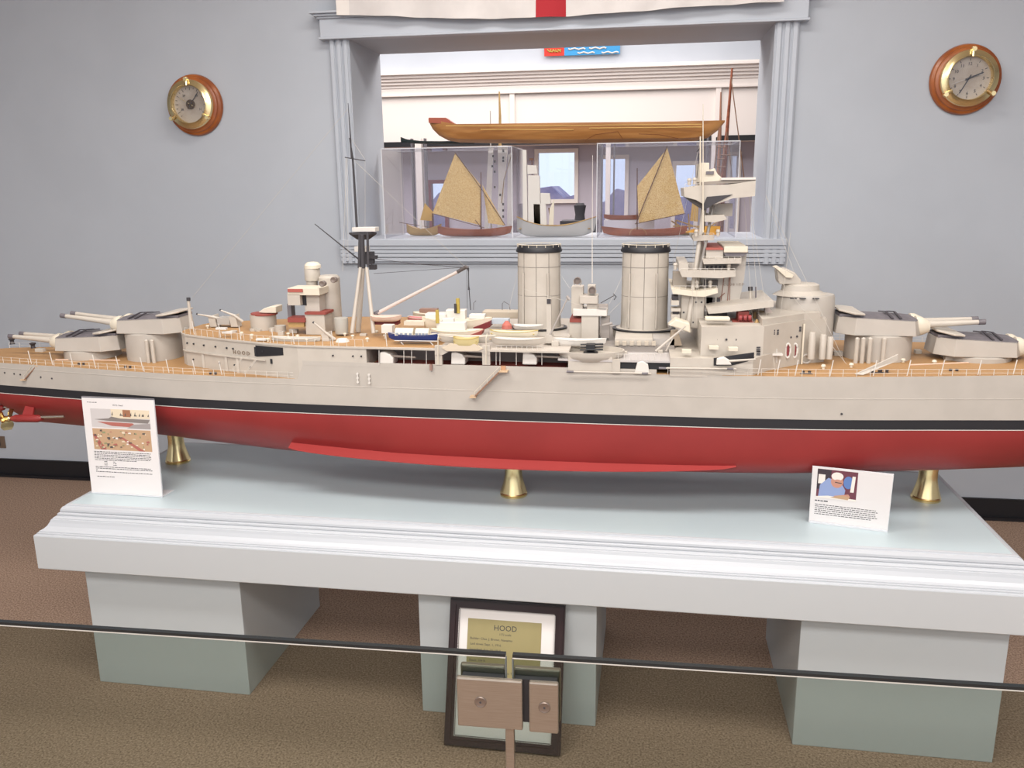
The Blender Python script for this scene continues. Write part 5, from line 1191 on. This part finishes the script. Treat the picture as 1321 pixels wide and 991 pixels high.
# ================================================================== LOW GLASS BARRIER IN FRONT
GZ = .58
g0 = onZ(0, 801, GZ); g1 = onZ(1321, 885, GZ); gd = (g1-g0).normalized(); gn = Vector((gd.y, -gd.x, 0))   # gn points to the viewer
def along(px_): 
    d = ray(px_, 843+(px_-660)*.0636); t = (Vector((g0.x, g0.y, 0))-CAM); k = t.dot(gn)/d.dot(gn); p = CAM+d*k; return (p-g0).dot(gd)
sL, sR = along(652.5), along(661.5)
GB = empty('glass_barrier', g0+gd*((sL+sR)/2)-Vector((0, 0, GZ)), 'low clear glass barrier held by brushed metal clamps in front of the table', 'barrier')
def gpt(s, o_, z): p = g0+gd*s+gn*o_; return Vector((p.x, p.y, z))
def gbox(mb, s0, s1, o0, o1, z0, z1, m_=None): return mb.prism([gpt(s0, o0, z0), gpt(s1, o0, z0), gpt(s1, o1, z0), gpt(s0, o1, z0)], (0, 0, z1-z0), m_)
ge = mat('glass_edge_dark', '#1B2124', .25); gw = mat('glass_edge_light', '#C9C6BF', .3)
for a, c_ in ((-.9, sL), (sR, sR+1.3)):
    gp = MB(); gbox(gp, a, c_, -.0045, -.0035, .10, GZ-.007); p_ = gp.build('glass_panel', glass, GB)
    e_ = MB(); gbox(e_, a, c_, -.0055, .0055, GZ-.0065, GZ); e_.build('dark_top_edge', ge, p_)
    e_ = MB(); gbox(e_, a, c_, -.0045, .0050, GZ-.0095, GZ-.0066); e_.build('light_edge_line', gw, p_)
    e_ = MB(); q_ = sL if c_ == sL else sR; gbox(e_, q_-.0015, q_+.0015, -.004, .004, .10, GZ-.0095); e_.build('pane_side_edge', mat('side_edge', '#5A605E', .3), p_)
PZ = lambda y: (onY(655, y, 1.44)).z
zt1, zb1 = PZ(893), PZ(957)
def plate(x0, x1, zt_, zb_, o0, o1, nm, screw=None):
    a, c_ = along(x0), along(x1); q_ = MB(); gbox(q_, a, c_, o0, o1, zb_, zt_); o = q_.build(nm, steel, GB, bevel=.003)
    if screw is not None:
        xs_, zs_ = screw; s_ = along(xs_); c0 = gpt(s_, o1+.0005, zs_)
        k_ = MB(); rings = []
        for r_, h_ in ((.0118, -.001), (.0122, .0012), (.0108, .0022), (.0100, .0018), (.0001, .0018)):
            rings.append([c0+gd*(r_*math.cos(2*pi*j/28))+Vector((0, 0, r_*math.sin(2*pi*j/28)))+gn*h_ for j in range(28)])
        k_.ring_loft(rings); k_.build('screw_cap', mat('screw_steel', '#7E7168', .3, .6), o, True)
        k_ = MB(); rings = []
        for r_, h_ in ((.0024, .0015), (.0024, .0024), (.0001, .0024)): rings.append([c0+gd*(r_*math.cos(2*pi*j/6))+Vector((0, 0, r_*math.sin(2*pi*j/6)))+gn*h_ for j in range(6)])
        k_.ring_loft(rings); k_.build('hex_socket', ink, o)
plate(590.5, 675, zt1, zb1, .010, .022, 'front_clamp_plate', (621, (zt1+zb1)/2+.004))
plate(683.5, 721.5, zt1, zb1-.002, .010, .022, 'front_clamp_plate', (703.5, (zt1+zb1)/2+.002))
zt2 = PZ(886.5)
plate(592, 650, zt2, zb1+.004, -.022, -.009, 'rear_clamp_plate'); plate(662, 723, zt2, zb1+.004, -.022, -.009, 'rear_clamp_plate')
q_ = MB(); gbox(q_, along(664), along(719), -.007, .0095, zb1+.012, zt1-.002); q_.build('rubber_gasket', black, GB)
q_ = MB(); gbox(q_, along(596), along(650), -.007, .0095, zb1+.012, zt1-.002); q_.build('rubber_gasket', black, GB)
q_ = MB(); gbox(q_, along(651), along(662.5), -.008, .008, 0.0, zt1-.03, None); q_.build('post', steel, GB, bevel=.002)
q_ = MB(); c0 = gpt((sL+sR)/2, 0, 0); q_.lathe(c0, [(.10, 0), (.10, .006), (.03, .012), (.001, .012)], 32); q_.build('base_plate', steel, GB, True)
